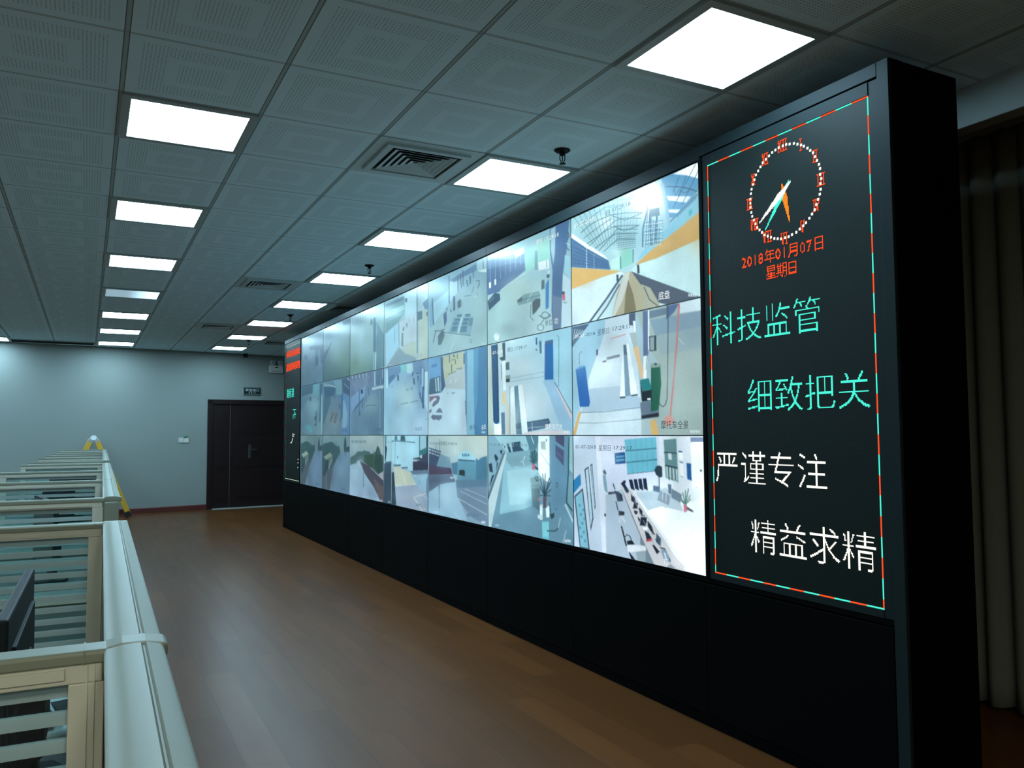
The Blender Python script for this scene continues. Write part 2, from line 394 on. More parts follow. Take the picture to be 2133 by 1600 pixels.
# pelmet beam and curtain along the window side
structure(MB().box(3.425, 3.515, YN + .01, 12.0, 1.342 + ZC, HC).build('trim_1', 'pelmet', bevel=.004))
structure(MB().box(XR - .02, XR, YN + .01, 15.0, 0, .1).build('baseboard_right', 'skirting'))
def curtain(y0, y1, x, z0, z1, seed):
    rnd = random.Random(seed); n = int((y1 - y0) / 0.012); prof = []; ph = 0.0
    for i in range(n + 1):
        y = y0 + (y1 - y0) * i / n; ph += 0.012 * 2 * math.pi / (0.115 + 0.035 * math.sin(y * 5.1 + seed) + 0.02 * math.sin(y * 13))
        prof.append((y, ph, 0.034 + 0.014 * math.sin(y * 7.3 + 1)))
    mb = MB(); nz = 24; vs = []; fs = []
    for j in range(nz + 1):
        t = j / nz; z = z0 + (z1 - z0) * t; gather = 0.55 + 0.45 * (1 - t) ** 0.5
        for i, (y, p, a) in enumerate(prof):
            sway = 0.012 * math.sin(3.1 * y + 2.0 * t) * (1 - t)
            vs.append((x + a * gather * math.sin(p + 0.5 * (1 - t) * math.sin(y * 4)) + sway, y + 0.010 * math.cos(p) , z + (0.006 * math.sin(p) if j == 0 else 0)))
    k = n + 1
    for j in range(nz):
        for i in range(n): fs.append((j * k + i, j * k + i + 1, (j + 1) * k + i + 1, (j + 1) * k + i))
    return mb.add(vs, fs)
ct = thing('curtain', 'long dark olive curtain hanging in folds behind the pelmet beam', 'curtain', (0, 0, 0))
co = curtain(-1.2, 4.6, 4.0, 0.035, HC - 0.03, 3).build('curtain_cloth', 'curtain', ct, smooth=True)
sm = co.modifiers.new('thick', 'SOLIDIFY'); sm.thickness = 0.003
rl = MB().box(3.985, 4.015, -1.25, 4.65, HC - 0.035, HC - 0.001); rl.build('curtain_rail', 'alu', ct)

# ------------------------------------------------------------------ ceiling fittings
def lamp_proto(half=False, warm=False):
    t = thing('recessed_lamp', None, 'ceiling light', (0, 0, HC))
    a, b = 0.296, 0.257
    fr = MB()
    for s in (-1, 1):
        fr.prism([(-a, -a * s), (a, -a * s), (b, -b * s), (-b, -b * s)][::s], 2, -0.012, -0.001)
        fr.prism([(-a * s, -a), (-a * s, a), (-b * s, b), (-b * s, -b)][::-s], 2, -0.012, -0.001)
    fr.build('lamp_frame', 'lampframe', t)
    MB().box(-b, b, -b, b, -0.008, -0.001).build('diffuser', 'lamp_half' if half else 'lamp_warm' if warm else 'lamp', t)
    return t
ORD = {1: 'first', 2: 'second', 3: 'third', 4: 'fourth', 5: 'fifth', 6: 'sixth', 7: 'seventh', 8: 'eighth', 9: 'ninth', 10: 'tenth', 11: 'eleventh', 12: 'twelfth'}
def place_lamps(col, rows, rowname, group):
    protos = {}; n = len(rows)
    for i, j in enumerate(rows):
        loc = (GX + T * (col + .5), GY + T * (j + .5), HC)
        half = col == 0 and j == 10
        fromwall = len([q for q in rows if q > j]) + 1
        lab = '%s white ceiling light panel from the door wall in the row %s' % (ORD[fromwall], rowname)
        if half: lab = 'failing ceiling light panel, lit along one edge only, in the row above the cubicles'
        if half: t = lamp_proto(True); t.location = loc
        elif (j < -5) not in protos: t = protos[j < -5] = lamp_proto(False, j < -5); t.location = loc
        else: t = dup(protos[j < -5], loc)
        tag(t, lab, 'ceiling light', group)
ROWS = [-14, -11, -8, -2, 1, 4, 7, 10, 13, 16, 19]
place_lamps(0, ROWS, 'above the cubicles', 'light panels above the cubicles')
place_lamps(3, [-2, 1, 4, 7, 10, 13, 16, 19], 'beside the video wall', 'light panels beside the video wall')
place_lamps(-3, ROWS[1:], 'beyond the slot grille', 'light panels beyond the slot grille')
place_lamps(-6, ROWS, 'added unseen to brighten the ceiling', 'unseen light panels added to brighten the ceiling')  # column added out of view; its bounce off floor and wall lifts the ceiling

def vent_proto():
    t = thing('air_vent', None, 'air vent', (0, 0, HC))
    MB().box(-.297, .297, -.297, .297, -0.004, -0.0005).build('ceiling_plate', 'ventpaint', t)
    fr = MB(); a, b = .235, .200
    for s in (-1, 1):
        fr.prism([(-a, -a * s), (a, -a * s), (b, -b * s), (-b, -b * s)][::s], 2, -0.018, -0.004)
        fr.prism([(-a * s, -a), (-a * s, a), (-b * s, b), (-b * s, -b)][::-s], 2, -0.018, -0.004)
    fr.build('vent_frame', 'ventpaint', t)
    MB().box(-b, b, -b, b, -0.0055, -0.004).build('vent_cavity', 'ventdark', t)
    for i in range(5):                        # nested sloping square blades
        a = .178 - i * .034; b = a - .026; sl = MB(); vs = []
        for q, z in ((a, -0.017), (b, -0.0065)):
            vs += [(-q, -q, z), (q, -q, z), (q, q, z), (-q, q, z)]
        for q, z in ((a - .003, -0.017), (b - .003, -0.0065)):
            vs += [(-q, -q, z), (q, -q, z), (q, q, z), (-q, q, z)]
        fs = []
        for e in range(4):
            f_ = (e + 1) % 4
            fs += [(e, f_, 4 + f_, 4 + e), (8 + f_, 8 + e, 12 + e, 12 + f_), (e, 8 + e, 8 + f_, f_), (4 + e, 4 + f_, 12 + f_, 12 + e)]
        sl.add(vs, fs).build('vent_blade', 'ventpaint', t)
    return t
v0 = vent_proto()
VL = [((2.5, 1.5), 'large square air vent with nested blades, in front of the clock display'),
      ((2.5, 8.5), 'square air vent halfway along the ceiling, seen at a low angle'),
      ((2.5, 14.5), 'thin-looking square air vent by the door wall, beside the light row'),
      ((4.5, 10.5), 'dark square air vent in the shade above the video wall'),
      ((4.5, 17.5), 'dark square air vent beside the far end of the video wall')]
for i, ((cx, cy), lab) in enumerate(VL):
    loc = (GX + T * cx, GY + T * cy, HC)
    t = v0 if i == 0 else dup(v0, loc)
    t.location = loc; tag(t, lab, 'air vent', 'square air vents in the ceiling')
sl = thing('slot_grille', 'long dark slot air grille in the ceiling near the door wall', 'air vent', (-0.52, 15.20, HC), 0.03)
MB().box(-.60, .60, -.17, .17, -0.006, -0.0005).build('grille_back', 'ventdark', sl)
g = MB().box(-.62, .62, -.19, -.165, -0.014, -0.0005).box(-.62, .62, .165, .19, -0.014, -0.0005).box(-.62, -.595, -.19, .19, -0.014, -0.0005).box(.595, .62, -.19, .19, -0.014, -0.0005)
g.build('grille_frame', 'lampframe', sl)
for i in range(9):
    y = -.14 + i * .035
    MB().prism([(y, -0.0125), (y + .003, -0.0125), (y + .018, -0.0065), (y + .015, -0.0065)], 0, -.594, .594).build('grille_blade', 'fabric', sl)

def sprinkler():
    t = thing('sprinkler_head', None, 'sprinkler', (0, 0, HC))
    MB().lathe([(0.042, -0.0005), (0.044, -0.004), (0.034, -0.012), (0.018, -0.016), (0.014, -0.03)], n=24).build('rosette', 'plastic', t, smooth=True)
    yk = MB()
    for s in (-1, 1):
        yk.bar((s * .013, 0, -.028), (s * .0135, 0, -.055), .005, .004, (0, 1, 0)); yk.bar((s * .0135, 0, -.054), (s * .003, 0, -.072), .005, .004, (0, 1, 0))
    yk.build('yoke', 'plastic', t)
    MB().tube((0, 0, -.03), (0, 0, -.062), .003, n=8).build('glass_bulb', 'plastic2', t)
    MB().lathe([(0.004, -0.068), (0.018, -0.074), (0.017, -0.077), (0.004, -0.078)], n=16).build('deflector', 'plastic', t)
    return t
s0 = sprinkler()
SP = [((2.244, 3.70), 'large black sprinkler head, first along from the clock display'), ((2.24, 7.08), 'black sprinkler head second along from the clock display'),
      ((2.28, 10.5), 'black sprinkler head third along from the clock display'), ((2.30, 13.65), 'tiny black sprinkler head close to the door wall')]
for i, ((x, y), lab) in enumerate(SP):
    t = s0 if i == 0 else dup(s0, (x, y, HC))
    t.location = (x, y, HC); t.rotation_euler = (0, 0, -0.45); tag(t, lab, 'sprinkler', 'sprinkler heads in the ceiling')

# ------------------------------------------------------------------ things on the far wall
def far_thing(name, label, cat, px, py):
    s, z = wall_hit(px, py)
    return thing(name, label, cat, on_far(s, z, 0.0), WANG)
# exit sign
ex = far_thing('exit_sign', 'dark green exit sign with pale lettering above the dark door', 'exit sign', 524.5, 815)
MB().box(-.165, .165, -.026, -.001, -.072, .072).build('sign_case', 'alu', ex, bevel=.003)
MB().box(-.155, .155, -.029, -.026, -.052, .062).build('sign_face', 'signgreen', ex)
def flat_text(text, cx, cz, wid, hgt, y, name, mat, parent):
    vs, fs = glyphs(text); xs = [v[0] for v in vs]; ys = [v[1] for v in vs]
    x0, x1, y0_, y1_ = min(xs), max(xs), min(ys), max(ys); mb = MB()
    V = [(cx + ((x - x0) / (x1 - x0) - .5) * wid, y, cz + ((q - y0_) / (y1_ - y0_) - .5) * hgt) for x, q in vs]
    mb.add(V, fs); o = mb.build(name, mat, parent)
    sm = o.modifiers.new('thick', 'SOLIDIFY'); sm.thickness = .0015
    return o
flat_text('安全出口', 0, .022, .26, .055, -.030, 'chinese_lettering', 'signwhite', ex)
flat_text('E X I T', 0, -.032, .13, .026, -.030, 'latin_lettering', 'signwhite', ex)
for sx in (-.09, .10): MB().tube((sx, -.012, .070), (sx + .03, -.004, .085), .003, n=8).build('hanging_bracket', 'alu', ex)
# emergency twin lamp
em = far_thing('emergency_light', 'twin-head emergency light box in the dim corner beside the video wall', 'emergency light', 574, 765)
MB().box(-.13, .13, -.06, -.001, -.115, .03).build('battery_case', 'emergency', em, bevel=.006)
for sx in (-.075, .07):
    h = MB().tube((sx, -.02, .085), (sx, -.085, .075), .045, .05, 20).tube((sx, -.03, .03), (sx, -.03, .06), .012, n=10); ho = h.build('lamp_head', 'emergency', em, smooth=True)
    MB().tube((sx, -.086, .075), (sx, -.090, .0745), .043, n=20).build('lamp_lens', 'lens', ho)
MB().box(-.03, .03, -.063, -.06, -.02, .0).build('indicator_strip', 'plastic', em)
MB().box(-.10, .10, -.063, -.06, -.085, -.078).build('case_seam', 'plastic', em)
# switch pair
sw = far_thing('light_switch', 'beige double switch plate with a green tag on the far wall', 'switch', 382, 915)
MB().box(-.088, .002, -.012, -.001, -.062, .03).build('switch_plate', 'greyplastic', sw, bevel=.003)
MB().box(.004, .088, -.016, -.001, -.062, .045).build('switch_box', 'beige', sw, bevel=.003)
MB().box(.0, .05, -.022, -.0165, .02, .055).box(.045, .082, -.022, -.0165, .028, .06).build('green_tag', 'greentag', sw, bevel=.002)
MB().box(-.07, -.015, -.016, -.012, -.03, .015).build('rocker', 'beige', sw, bevel=.002)
# dome camera
dc = far_thing('security_camera', 'small black security camera under the ceiling on the door wall', 'camera', 509, 741)
MB().tube((0, -.001, .035), (0, -.05, .03), .014, n=12).build('camera_bracket', 'plastic', dc)
MB().lathe([(.004, -.045), (.03, -.038), (.042, -.018), (.045, .005), (.038, .03), (.01, .04)], (0, -.075, .0), 20).build('camera_body', 'plastic', dc, smooth=True)
MB().tube((0, -.118, -.005), (0, -.124, -.006), .016, .014, 16).build('camera_lens', 'chrome', dc)
# ------------------------------------------------------------------ video wall cabinet
CN, CF, CB, CT = 1.972, 12.40, 3.015, 1.388 + ZC     # near end, far end, back, top
FX = X0 - 0.010                                       # front of the trim
SB = Z0 - 3 * SH                                      # lower edge of the screens
cab = thing('display_cabinet', 'long black steel cabinet carrying the video wall and both scrolling displays', 'cabinet', (X0, CN, 0))
def cb(mb, name, mat, parent=cab, **k):
    mb.v = [(x - X0, y - CN, z) for x, y, z in mb.v]
    return mb.build(name, mat, parent, **k)
cb(MB().box(X0 + .072, CB, CN, CF, 0, CT), 'cabinet_body', 'black', bevel=.003)
cb(MB().box(FX, X0 + .006, CN, CN + .050, 0, CT), 'end_post', 'trimsteel', bevel=.0015)
cb(MB().box(X0 + .0062, X0 + .0718, CN, CN + .050, 0, CT), 'end_panel', 'black')
cb(MB().box(FX, X0 + .070, CF - .02, CF, 0, CT), 'end_post', 'trimsteel', bevel=.002)
cb(MB().box(FX, X0 + .070, CN + .051, Y0 - .012, 1.334 + ZC, CT), 'top_trim', 'trimsteel', bevel=.002)
for k in range(7):
    cb(MB().box(FX, X0 + .070, Y0 + SW * k + (.0006 if k else -.011), Y0 + SW * (k + 1) - .0006, Z0 + .0035, CT), 'top_trim', 'trimsteel', bevel=.0015)
cb(MB().box(FX, X0 + .070, Y0 + SW * 7 + .001, CF - .021, 1.334 + ZC, CT), 'top_trim', 'trimsteel', bevel=.002)
for a, b in ((Y0 - .028, Y0 - .003), (Y0 + 7 * SW + .003, Y0 + 7 * SW + .022)):
    cb(MB().box(FX, X0 + .070, a, b, SB - .01, Z0 + .006), 'mullion', 'black', bevel=.0015)
cb(MB().box(X0 - .004, X0 + .070, CN + .051, CF - .021, SB - .022, SB - .004), 'lower_rail', 'black')
edges = [CN + .052] + [Y0 + SW * k for k in range(8)] + [CF - .021]
for k in range(9):
    cb(MB().box(FX, X0 + .070, edges[k] + .002, edges[k + 1] - .002, .06, SB - .030), 'cabinet_door', 'black', bevel=.0015)
cb(MB().box(X0 + .004, X0 + .070, CN + .052, CF - .021, 0, .056), 'kick_plate', 'black')

# ------------------------------------------------------------------ the two LED displays
LR, LC = 408, 192
class Led:
    def __init__(s, ytop, parent): s.y = ytop; s.p = parent; s.zt = 1.278 + ZC
    def dots(s, cells, name, mat, size=0.92, label=None, lift=0.0):
        mb = MB(); h = LP * size / 2; x = X0 - .0012 - lift
        vs = []; fs = []
        for c, r in sorted(cells):
            y = s.y - (c + .5) * LP; z = s.zt - (r + .5) * LP; o = len(vs)
            vs += [(x, y + h, z - h), (x, y - h, z - h), (x, y - h, z + h), (x, y + h, z + h)]; fs.append((o, o + 1, o + 2, o + 3))
        mb.add([(a - s.p.location.x, b - s.p.location.y, c - s.p.location.z) for a, b, c in vs], fs)
        o = mb.build(name, mat, s.p)
        if label: o['label'] = label
        return o
def raster(text, c0, r0, adv, h, squeeze=1.0, thin=0.0):
    """characters of a text as lit cells: cell height h, one character every adv columns"""
    out = set(); em = h / 0.96
    for i, ch in enumerate(text):
        if ch == ' ': continue
        a = adv if not callable(adv) else None
        vs, fs = glyphs(ch, thin)
        wide = ord(ch) > 255
        ox = c0 + i * adv if not callable(adv) else c0 + adv(i)
        P = [(ox + x * em * squeeze, r0 + (0.865 - y) * em) for x, y in vs]
        for f in fs:
            q = [P[j] for j in f]
            x0 = int(math.floor(min(p[0] for p in q))); x1 = int(math.ceil(max(p[0] for p in q)))
            y0 = int(math.floor(min(p[1] for p in q))); y1 = int(math.ceil(max(p[1] for p in q)))
            for c in range(x0, x1 + 1):
                for r in range(y0, y1 + 1):
                    px, py = c + .5, r + .5; sg = []
                    for j in range(len(q)):
                        (ax, ay), (bx, by) = q[j], q[(j + 1) % len(q)]
                        sg.append((bx - ax) * (py - ay) - (by - ay) * (px - ax))
                    if all(v >= -1e-6 for v in sg) or all(v <= 1e-6 for v in sg): out.add((c, r))
    return out
def stroke(p, q, w=1):
    out = set(); n = int(max(abs(q[0] - p[0]), abs(q[1] - p[1])) * 2) + 1
    for i in range(n + 1):
        t = i / n; x = p[0] + (q[0] - p[0]) * t; y = p[1] + (q[1] - p[1]) * t
        for d in range(w): out.add((int(math.floor(x)) + d, int(math.floor(y))))
    return out
def disc_wedge(base, tip, w0):
    """tapering clock hand from base to tip, as cells"""
    out = set(); L = math.hypot(tip[0] - base[0], tip[1] - base[1]); d = ((tip[0] - base[0]) / L, (tip[1] - base[1]) / L)
    for c in range(int(min(base[0], tip[0])) - 4, int(max(base[0], tip[0])) + 5):
        for r in range(int(min(base[1], tip[1])) - 4, int(max(base[1], tip[1])) + 5):
            x, y = c + .5 - base[0], r + .5 - base[1]; t = (x * d[0] + y * d[1]) / L; n = abs(-x * d[1] + y * d[0])
            if 0 <= t <= 1 and n < w0 * (t / .35 if t < .35 else (1 - t) / .65) + .45: out.add((c, r))
    return out
def led_display(name, label, ytop, y_lo, y_hi):
    t = thing(name, label, 'LED display', (X0, ytop - LC * LP / 2, 0.62))
    loc = t.location
    def lb(mb, n, mat, **k):
        mb.v = [(x - loc.x, y - loc.y, z - loc.z) for x, y, z in mb.v]; return mb.build(n, mat, t, **k)
    a, b = ytop - LC * LP, ytop; zt, zb = 1.278 + ZC, 1.278 + ZC - LR * LP
    lb(MB().box(X0, X0 + .03, a, b, zb, zt), 'led_panel', 'ledface')
    F = X0 - .006; F2 = X0 - .0018
    fr = MB().box(F2, X0 + .04, y_lo, a - .001, zb - .03, 1.329 + ZC).box(F, X0 + .04, b + .001, y_hi, zb - .03, 1.329 + ZC).box(F, X0 + .04, a - .001, b + .001, zt + .001, 1.329 + ZC).box(F, X0 + .04, a - .001, b + .001, zb - .03, zb - .001)
    lb(fr, 'display_frame', 'trimsteel')
    return Led(ytop, t)
def border(L, first_top, first_left):
    cs = ({}, {})
    red = set(); cy = set()
    for c in range(LC):
        (cy if (c // 16 + first_top) % 2 == 0 else red).add((c, 0))
        (cy if (c // 16 + first_left) % 2 == 0 else red).add((c, LR - 1))
    for r in range(1, LR - 1):
        (cy if (r // 16 + first_left) % 2 == 0 else red).add((0, r))
        (cy if (r // 16) % 2 == 0 else red).add((LC - 1, r))
    return red, cy

# near display: clock, date and four slogans
D1 = led_display('clock_display', 'tall LED display with a lit clock, the date and four Chinese slogans', 2.980, 2.024, 3.010)
red, cy = border(D1, 0, 1)
D1.dots(red, 'border_pattern', 'red', 1.25, 'red dashes of the border'); D1.dots(cy, 'border_pattern', 'cyan', 1.25, 'turquoise dashes of the border')
CC, CRW, RAD = 100.8, 54.0, 41.8
dots = set(); nums = set()
for i in range(60):
    a = R(6 * i); x = CC + RAD * math.sin(a); y = CRW - RAD * math.cos(a)
    for dx in (0, 1):
        for dy in (0, 1): dots.add((int(x - .5) + dx, int(y - .5) + dy))
ROM = ['XII', 'I', 'II', 'III', 'IV', 'V', 'VI', 'VII', 'VIII', 'IX', 'X', 'XI']
def roman(s, cx, cy):
    out = set(); wd = {'I': 3, 'V': 5, 'X': 5}; tot = sum(wd[c] for c in s)
    if tot > 11: wd = {'I': 2, 'V': 4, 'X': 5}; tot = sum(wd[c] for c in s)
    x = cx - tot / 2; t, b = int(cy - 5), int(cy + 5)
    for c in s:
        w_ = wd[c]; x0 = int(x); x1 = int(x + w_ - 1)
        if c == 'I':
            m = (x0 + x1) // 2; out |= stroke((m, t), (m, b)); out |= stroke((x0, t), (x1, t)) | stroke((x0, b), (x1, b))
        elif c == 'V':
            m = (x0 + x1) // 2; out |= stroke((x0, t), (m, b)) | stroke((x1, t), (m, b)) | {(x0 - 0, t), (x0 + 1, t), (x1 - 1, t)}
        else:
            out |= stroke((x0, t), (x1, b)) | stroke((x1, t), (x0, b)) | {(x0 + 1, t), (x1 - 1, t), (x0 + 1, b), (x1 - 1, b)}
        x += w_
    return out
for i, s_ in enumerate(ROM):
    a = R(30 * i); nums |= roman(s_, CC + (RAD + .3) * math.sin(a), CRW - (RAD + .3) * math.cos(a))
D1.dots(dots, 'minute_dot_pattern', 'white', 1.3); D1.dots(nums - dots, 'numeral_lettering', 'red', 1.0)
hh = disc_wedge((98.7, 46.1), (106.7, 82.9), 2.6); mm = disc_wedge((107.0, 45.5), (77.3, 83.6), 2.2); ss = disc_wedge((109.0, 46.5), (69.9, 75.6), 2.6)
D1.dots(hh, 'clock_hand', 'orange', 1.001, 'orange clock hand'); D1.dots(mm, 'clock_hand', 'cyan', 1.001, 'turquoise clock hand', .0002); D1.dots(ss, 'clock_hand', 'white', 1.001, 'white clock hand', .0004)
# date line: digits narrower than the characters
dt = set(); x = 45.5
for ch in '2018年01月07日':
    dt |= raster(ch, x, 101.8, 0, 13.2, 0.95 if ord(ch) < 255 else 1.0); x += 7.3 if ord(ch) < 255 else 14.0
D1.dots(dt, 'date_text', 'red', 0.95); D1.dots(raster('星期日', 76, 117.4, 12.9, 13.4), 'weekday_text', 'red', 0.95)
for txt, c, r, col in (('科技监管', 1.5, 152.0, 'cyan'), ('细致把关', 47.8, 219.6, 'cyan'), ('严谨专注', 2.2, 287.2, 'white'), ('精益求精', 48.2, 349.2, 'white')):
    D1.dots(raster(txt, c, r, 34.8, 32.5, 1.03, .011), 'slogan_text', col, 0.98)

# far display, seen almost edge-on
D2 = led_display('scrolling_display', 'tall LED display at the far end with two dense red title lines', 12.312, 11.385, 12.376)
red, cy = border(D2, 0, 1)
lf = {p for p in red | cy if p[0] == 0 and p[1] > 0}
D2.dots({p for p in lf if (p[1] // 16) % 2}, 'border_pattern', 'crimson', 2.2, 'crimson dashes of the border'); D2.dots({p for p in lf if not (p[1] // 16) % 2}, 'border_pattern', 'green', 1.6, 'green dashes of the border')
D2.dots({p for p in red | cy if p not in lf}, 'border_pattern', 'pale', 1.4)
rnd = random.Random(5)
def dense(r0, r1):
    """an unreadable, close-set title line"""
    out = set(); c = 3
    while c < 187:
        for _ in range(9):
            a = rnd.randint(c, min(188, c + 13)); out |= stroke((a, rnd.randint(r0, r0 + 5)), (a, rnd.randint(r1 - 6, r1)))
        for _ in range(6):
            q = rnd.randint(r0, r1); out |= stroke((c, q), (min(188, c + 14), q))
        c += 16
    return out
D2.dots(dense(13, 33), 'title_lettering', 'red', 1.25); D2.dots(dense(52, 75), 'title_lettering', 'red', 1.25)
D2.dots(raster('高标准', 11, 129, 35, 31), 'slogan_text', 'cyan', 1.3)
D2.dots(stroke((98, 197), (140, 197)) | stroke((118, 197), (118, 208), 3) | stroke((126, 205), (132, 209), 2) | stroke((102, 211), (140, 211), 1) | stroke((104, 212), (100, 224), 4) | stroke((126, 212), (126, 222), 4) | stroke((100, 196), (138, 196)), 'slogan_text', 'cyan', 1.3)
D2.dots(stroke((100, 268), (100, 278), 4) | stroke((112, 270), (118, 272), 4) | stroke((100, 276), (112, 277), 3) | stroke((98, 283), (84, 297), 4) | stroke((66, 296), (74, 297), 2), 'slogan_text', 'white', 1.3)
D2.dots({(c + a, r + b) for c, r in ((170, 343), (170, 353), (168, 367)) for a in range(5) for b in range(3)}, 'slogan_text', 'white', 1.2)
# ------------------------------------------------------------------ the 21 screens of the video wall
NUS = (220, 160, 120, 96, 80, 68, 60); NVS = (150, 130, 110, 96, 90, 84, 80)
JIT = [(math.sqrt((i + .5) / 9) * math.cos(i * 2.39996), math.sqrt((i + .5) / 9) * math.sin(i * 2.39996)) for i in range(9)]
class Pic:
    """what one screen shows, as a softly interpolated colour grid on the screen face, with the overlaid lettering as shapes"""
    def __init__(s, k, r, crop, c4):
        s.k, s.r = k, r; s.c = crop; NU, NV = s.nu, s.nv = NUS[k], NVS[k]
        s.yl, s.yh = Y0 + SW * k + .0032, Y0 + SW * (k + 1) - .0032
        s.zh, s.zl = Z0 - SH * r - .0032, Z0 - SH * (r + 1) + .0032
        s.n = 0; s.vs = []; s.fs = []; s.cs = []
        tl, tr, bl, br = [np.array(c, float) for c in c4]
        U = np.linspace(0, 1, NU + 1)[None, :, None]; V = np.linspace(0, 1, NV + 1)[:, None, None]
        s.g = (tl * (1 - U) + tr * U) * (1 - V) + (bl * (1 - U) + br * U) * V      # sRGB values, made linear at the end
        Yg = s.yh + (s.yl - s.yh) * U[:, :, 0]; Zg = s.zh + (s.zl - s.zh) * V[:, :, 0]
        s.Yg, s.Zg = np.broadcast_arrays(Yg, Zg)
        s.gp = s.pix(s.Yg, s.Zg)
        s.rng = np.random.RandomState(k * 3 + r)
    def pix(s, Y, Z):
        dx, dy, dz = X0, Y, Z - ZC
        w_ = dx * _f.x + dy * _f.y + dz * _f.z
        px = 1066.5 + FPX * (dx * CR.x + dy * CR.y + dz * CR.z) / w_; py = 800 - FPX * (dx * CU.x + dy * CU.y + dz * CU.z) / w_
        return np.stack([(px - s.c[0]) / s.c[2], (py - s.c[1]) / s.c[2]], -1)
    def at(s, x, y):
        p = hit(0, X0, s.c[0] + x * s.c[2], s.c[1] + y * s.c[2]); return (p.y, p.z)
    def blob(s, x, y, rx, ry, c, a=1.0):
        d = ((s.gp[:, :, 0] - x) / rx) ** 2 + ((s.gp[:, :, 1] - y) / ry) ** 2
        w_ = (a * np.exp(-d))[:, :, None]; s.g = s.g * (1 - w_) + np.array(c, float) * w_
    def fill(s, q, c, soft=.75):
        """polygon in wall coordinates, blended into the grid with a soft edge"""
        du, dv = (s.yh - s.yl) / s.nu, (s.zh - s.zl) / s.nv
        ys = [p[0] for p in q]; zs = [p[1] for p in q]
        i0 = max(0, int((s.yh - max(ys)) / du) - 1); i1 = min(s.nu, int((s.yh - min(ys)) / du) + 2)
        j0 = max(0, int((s.zh - max(zs)) / dv) - 1); j1 = min(s.nv, int((s.zh - min(zs)) / dv) + 2)
        if i1 < i0 or j1 < j0: return
        Y = s.Yg[j0:j1 + 1, i0:i1 + 1]; Z = s.Zg[j0:j1 + 1, i0:i1 + 1]; cov = np.zeros(Y.shape)
        for jx, jy in JIT:
            y = Y + jx * du * soft; z = Z + jy * dv * soft; ins = np.zeros(Y.shape, bool)
            for n in range(len(q)):
                (ay, az), (by, bz) = q[n - 1], q[n]
                if az == bz: continue
                ins ^= ((az > z) != (bz > z)) & (y < (by - ay) * (z - az) / (bz - az) + ay)
            cov += ins
        w_ = (cov / len(JIT))[:, :, None]
        s.g[j0:j1 + 1, i0:i1 + 1] = s.g[j0:j1 + 1, i0:i1 + 1] * (1 - w_) + np.array(c, float) * w_
    def smooth(s, lo):
        y = np.linspace(0, lo.shape[0] - 1.001, s.nv + 1); x = np.linspace(0, lo.shape[1] - 1.001, s.nu + 1)
        j, i = y.astype(int), x.astype(int); fy = (y - j)[:, None, None]; fx = (x - i)[None, :, None]
        a = lo[j][:, i] * (1 - fx) + lo[j][:, i + 1] * fx; b = lo[j + 1][:, i] * (1 - fx) + lo[j + 1][:, i + 1] * fx
        return a * (1 - fy) + b * fy
    def P(s, c, *xy):
        s.fill([s.at(xy[i], xy[i + 1]) for i in range(0, len(xy), 2)], c)
    def L(s, c, w_, *xy):
        for i in range(0, len(xy) - 2, 2):
            x0, y0, x1, y1 = xy[i:i + 4]; l = math.hypot(x1 - x0, y1 - y0) or 1; nx, ny = -(y1 - y0) / l * w_ / 2, (x1 - x0) / l * w_ / 2
            s.fill([s.at(x0 + nx, y0 + ny), s.at(x1 + nx, y1 + ny), s.at(x1 - nx, y1 - ny), s.at(x0 - nx, y0 - ny)], c, .6)
    def T(s, text, x0, y0, x1, y1, h, c):
        s.n += 1; c = rgb(*c); vs, fs = glyphs(text, .0); xs = [v[0] for v in vs]; a, b = min(xs), max(xs)
        Q = [s.at(x0 + (x - a) / (b - a) * (x1 - x0), y0 + (x - a) / (b - a) * (y1 - y0) - q * h / .86) for x, q in vs]
        b0 = len(s.vs); X = X0 - .0012 - .00004 * s.n
        s.vs += [(X, *p) for p in Q]
        for f in fs: s.fs.append(tuple(b0 + i for i in f)); s.cs.append(c)
    def mark(s, x, y, w_, h, c=(215, 230, 235)):
        for i in range(4): s.P(c, x + w_ * i / 4, y, x + w_ * (i + .75) / 4, y, x + w_ * (i + .75) / 4, y + h, x + w_ * i / 4, y + h)
    def done(s, label):
        org = (X0, (s.yl + s.yh) / 2, (s.zl + s.zh) / 2)
        t = thing('display_screen', label, 'screen', org, 0, 'screens of the video wall')
        hy, hz = SW / 2 - .0004, SH / 2 - .0004; iy, iz = (s.yh - s.yl) / 2, (s.zh - s.zl) / 2
        bz = MB().box(-.0014, .05, -hy, -iy, -hz, hz).box(-.0014, .05, iy, hy, -hz, hz).box(-.0014, .05, -iy, iy, iz, hz).box(-.0014, .05, -iy, iy, -hz, -iz)
        bz.build('bezel', 'bezel', t)
        NU, NV = s.nu, s.nv; J, I = np.mgrid[0:NV + 1, 0:NU + 1]
        gv = np.stack([np.zeros(J.shape), iy - 2 * iy * I / NU, iz - 2 * iz * J / NV], -1).reshape(-1, 3)
        A = (np.mgrid[0:NV, 0:NU][0] * (NU + 1) + np.mgrid[0:NV, 0:NU][1]).ravel()
        gf = np.stack([A, A + NU + 1, A + NU + 2, A + 1], -1)
        o = len(gv); vs = gv.tolist() + [(x - X0, y - org[1], z - org[2]) for x, y, z in s.vs]
        fs = gf.tolist() + [tuple(i + o for i in f) for f in s.fs]
        me = bpy.data.meshes.new('display'); me.from_pydata(vs, [], fs); me.update()
        at = me.color_attributes.new('Col', 'FLOAT_COLOR', 'CORNER')
        n1 = s.rng.normal(0, 1, s.g.shape[:2] + (1,)); lo = s.rng.normal(0, 1, (NV // 8 + 2, NU // 8 + 2, 1))
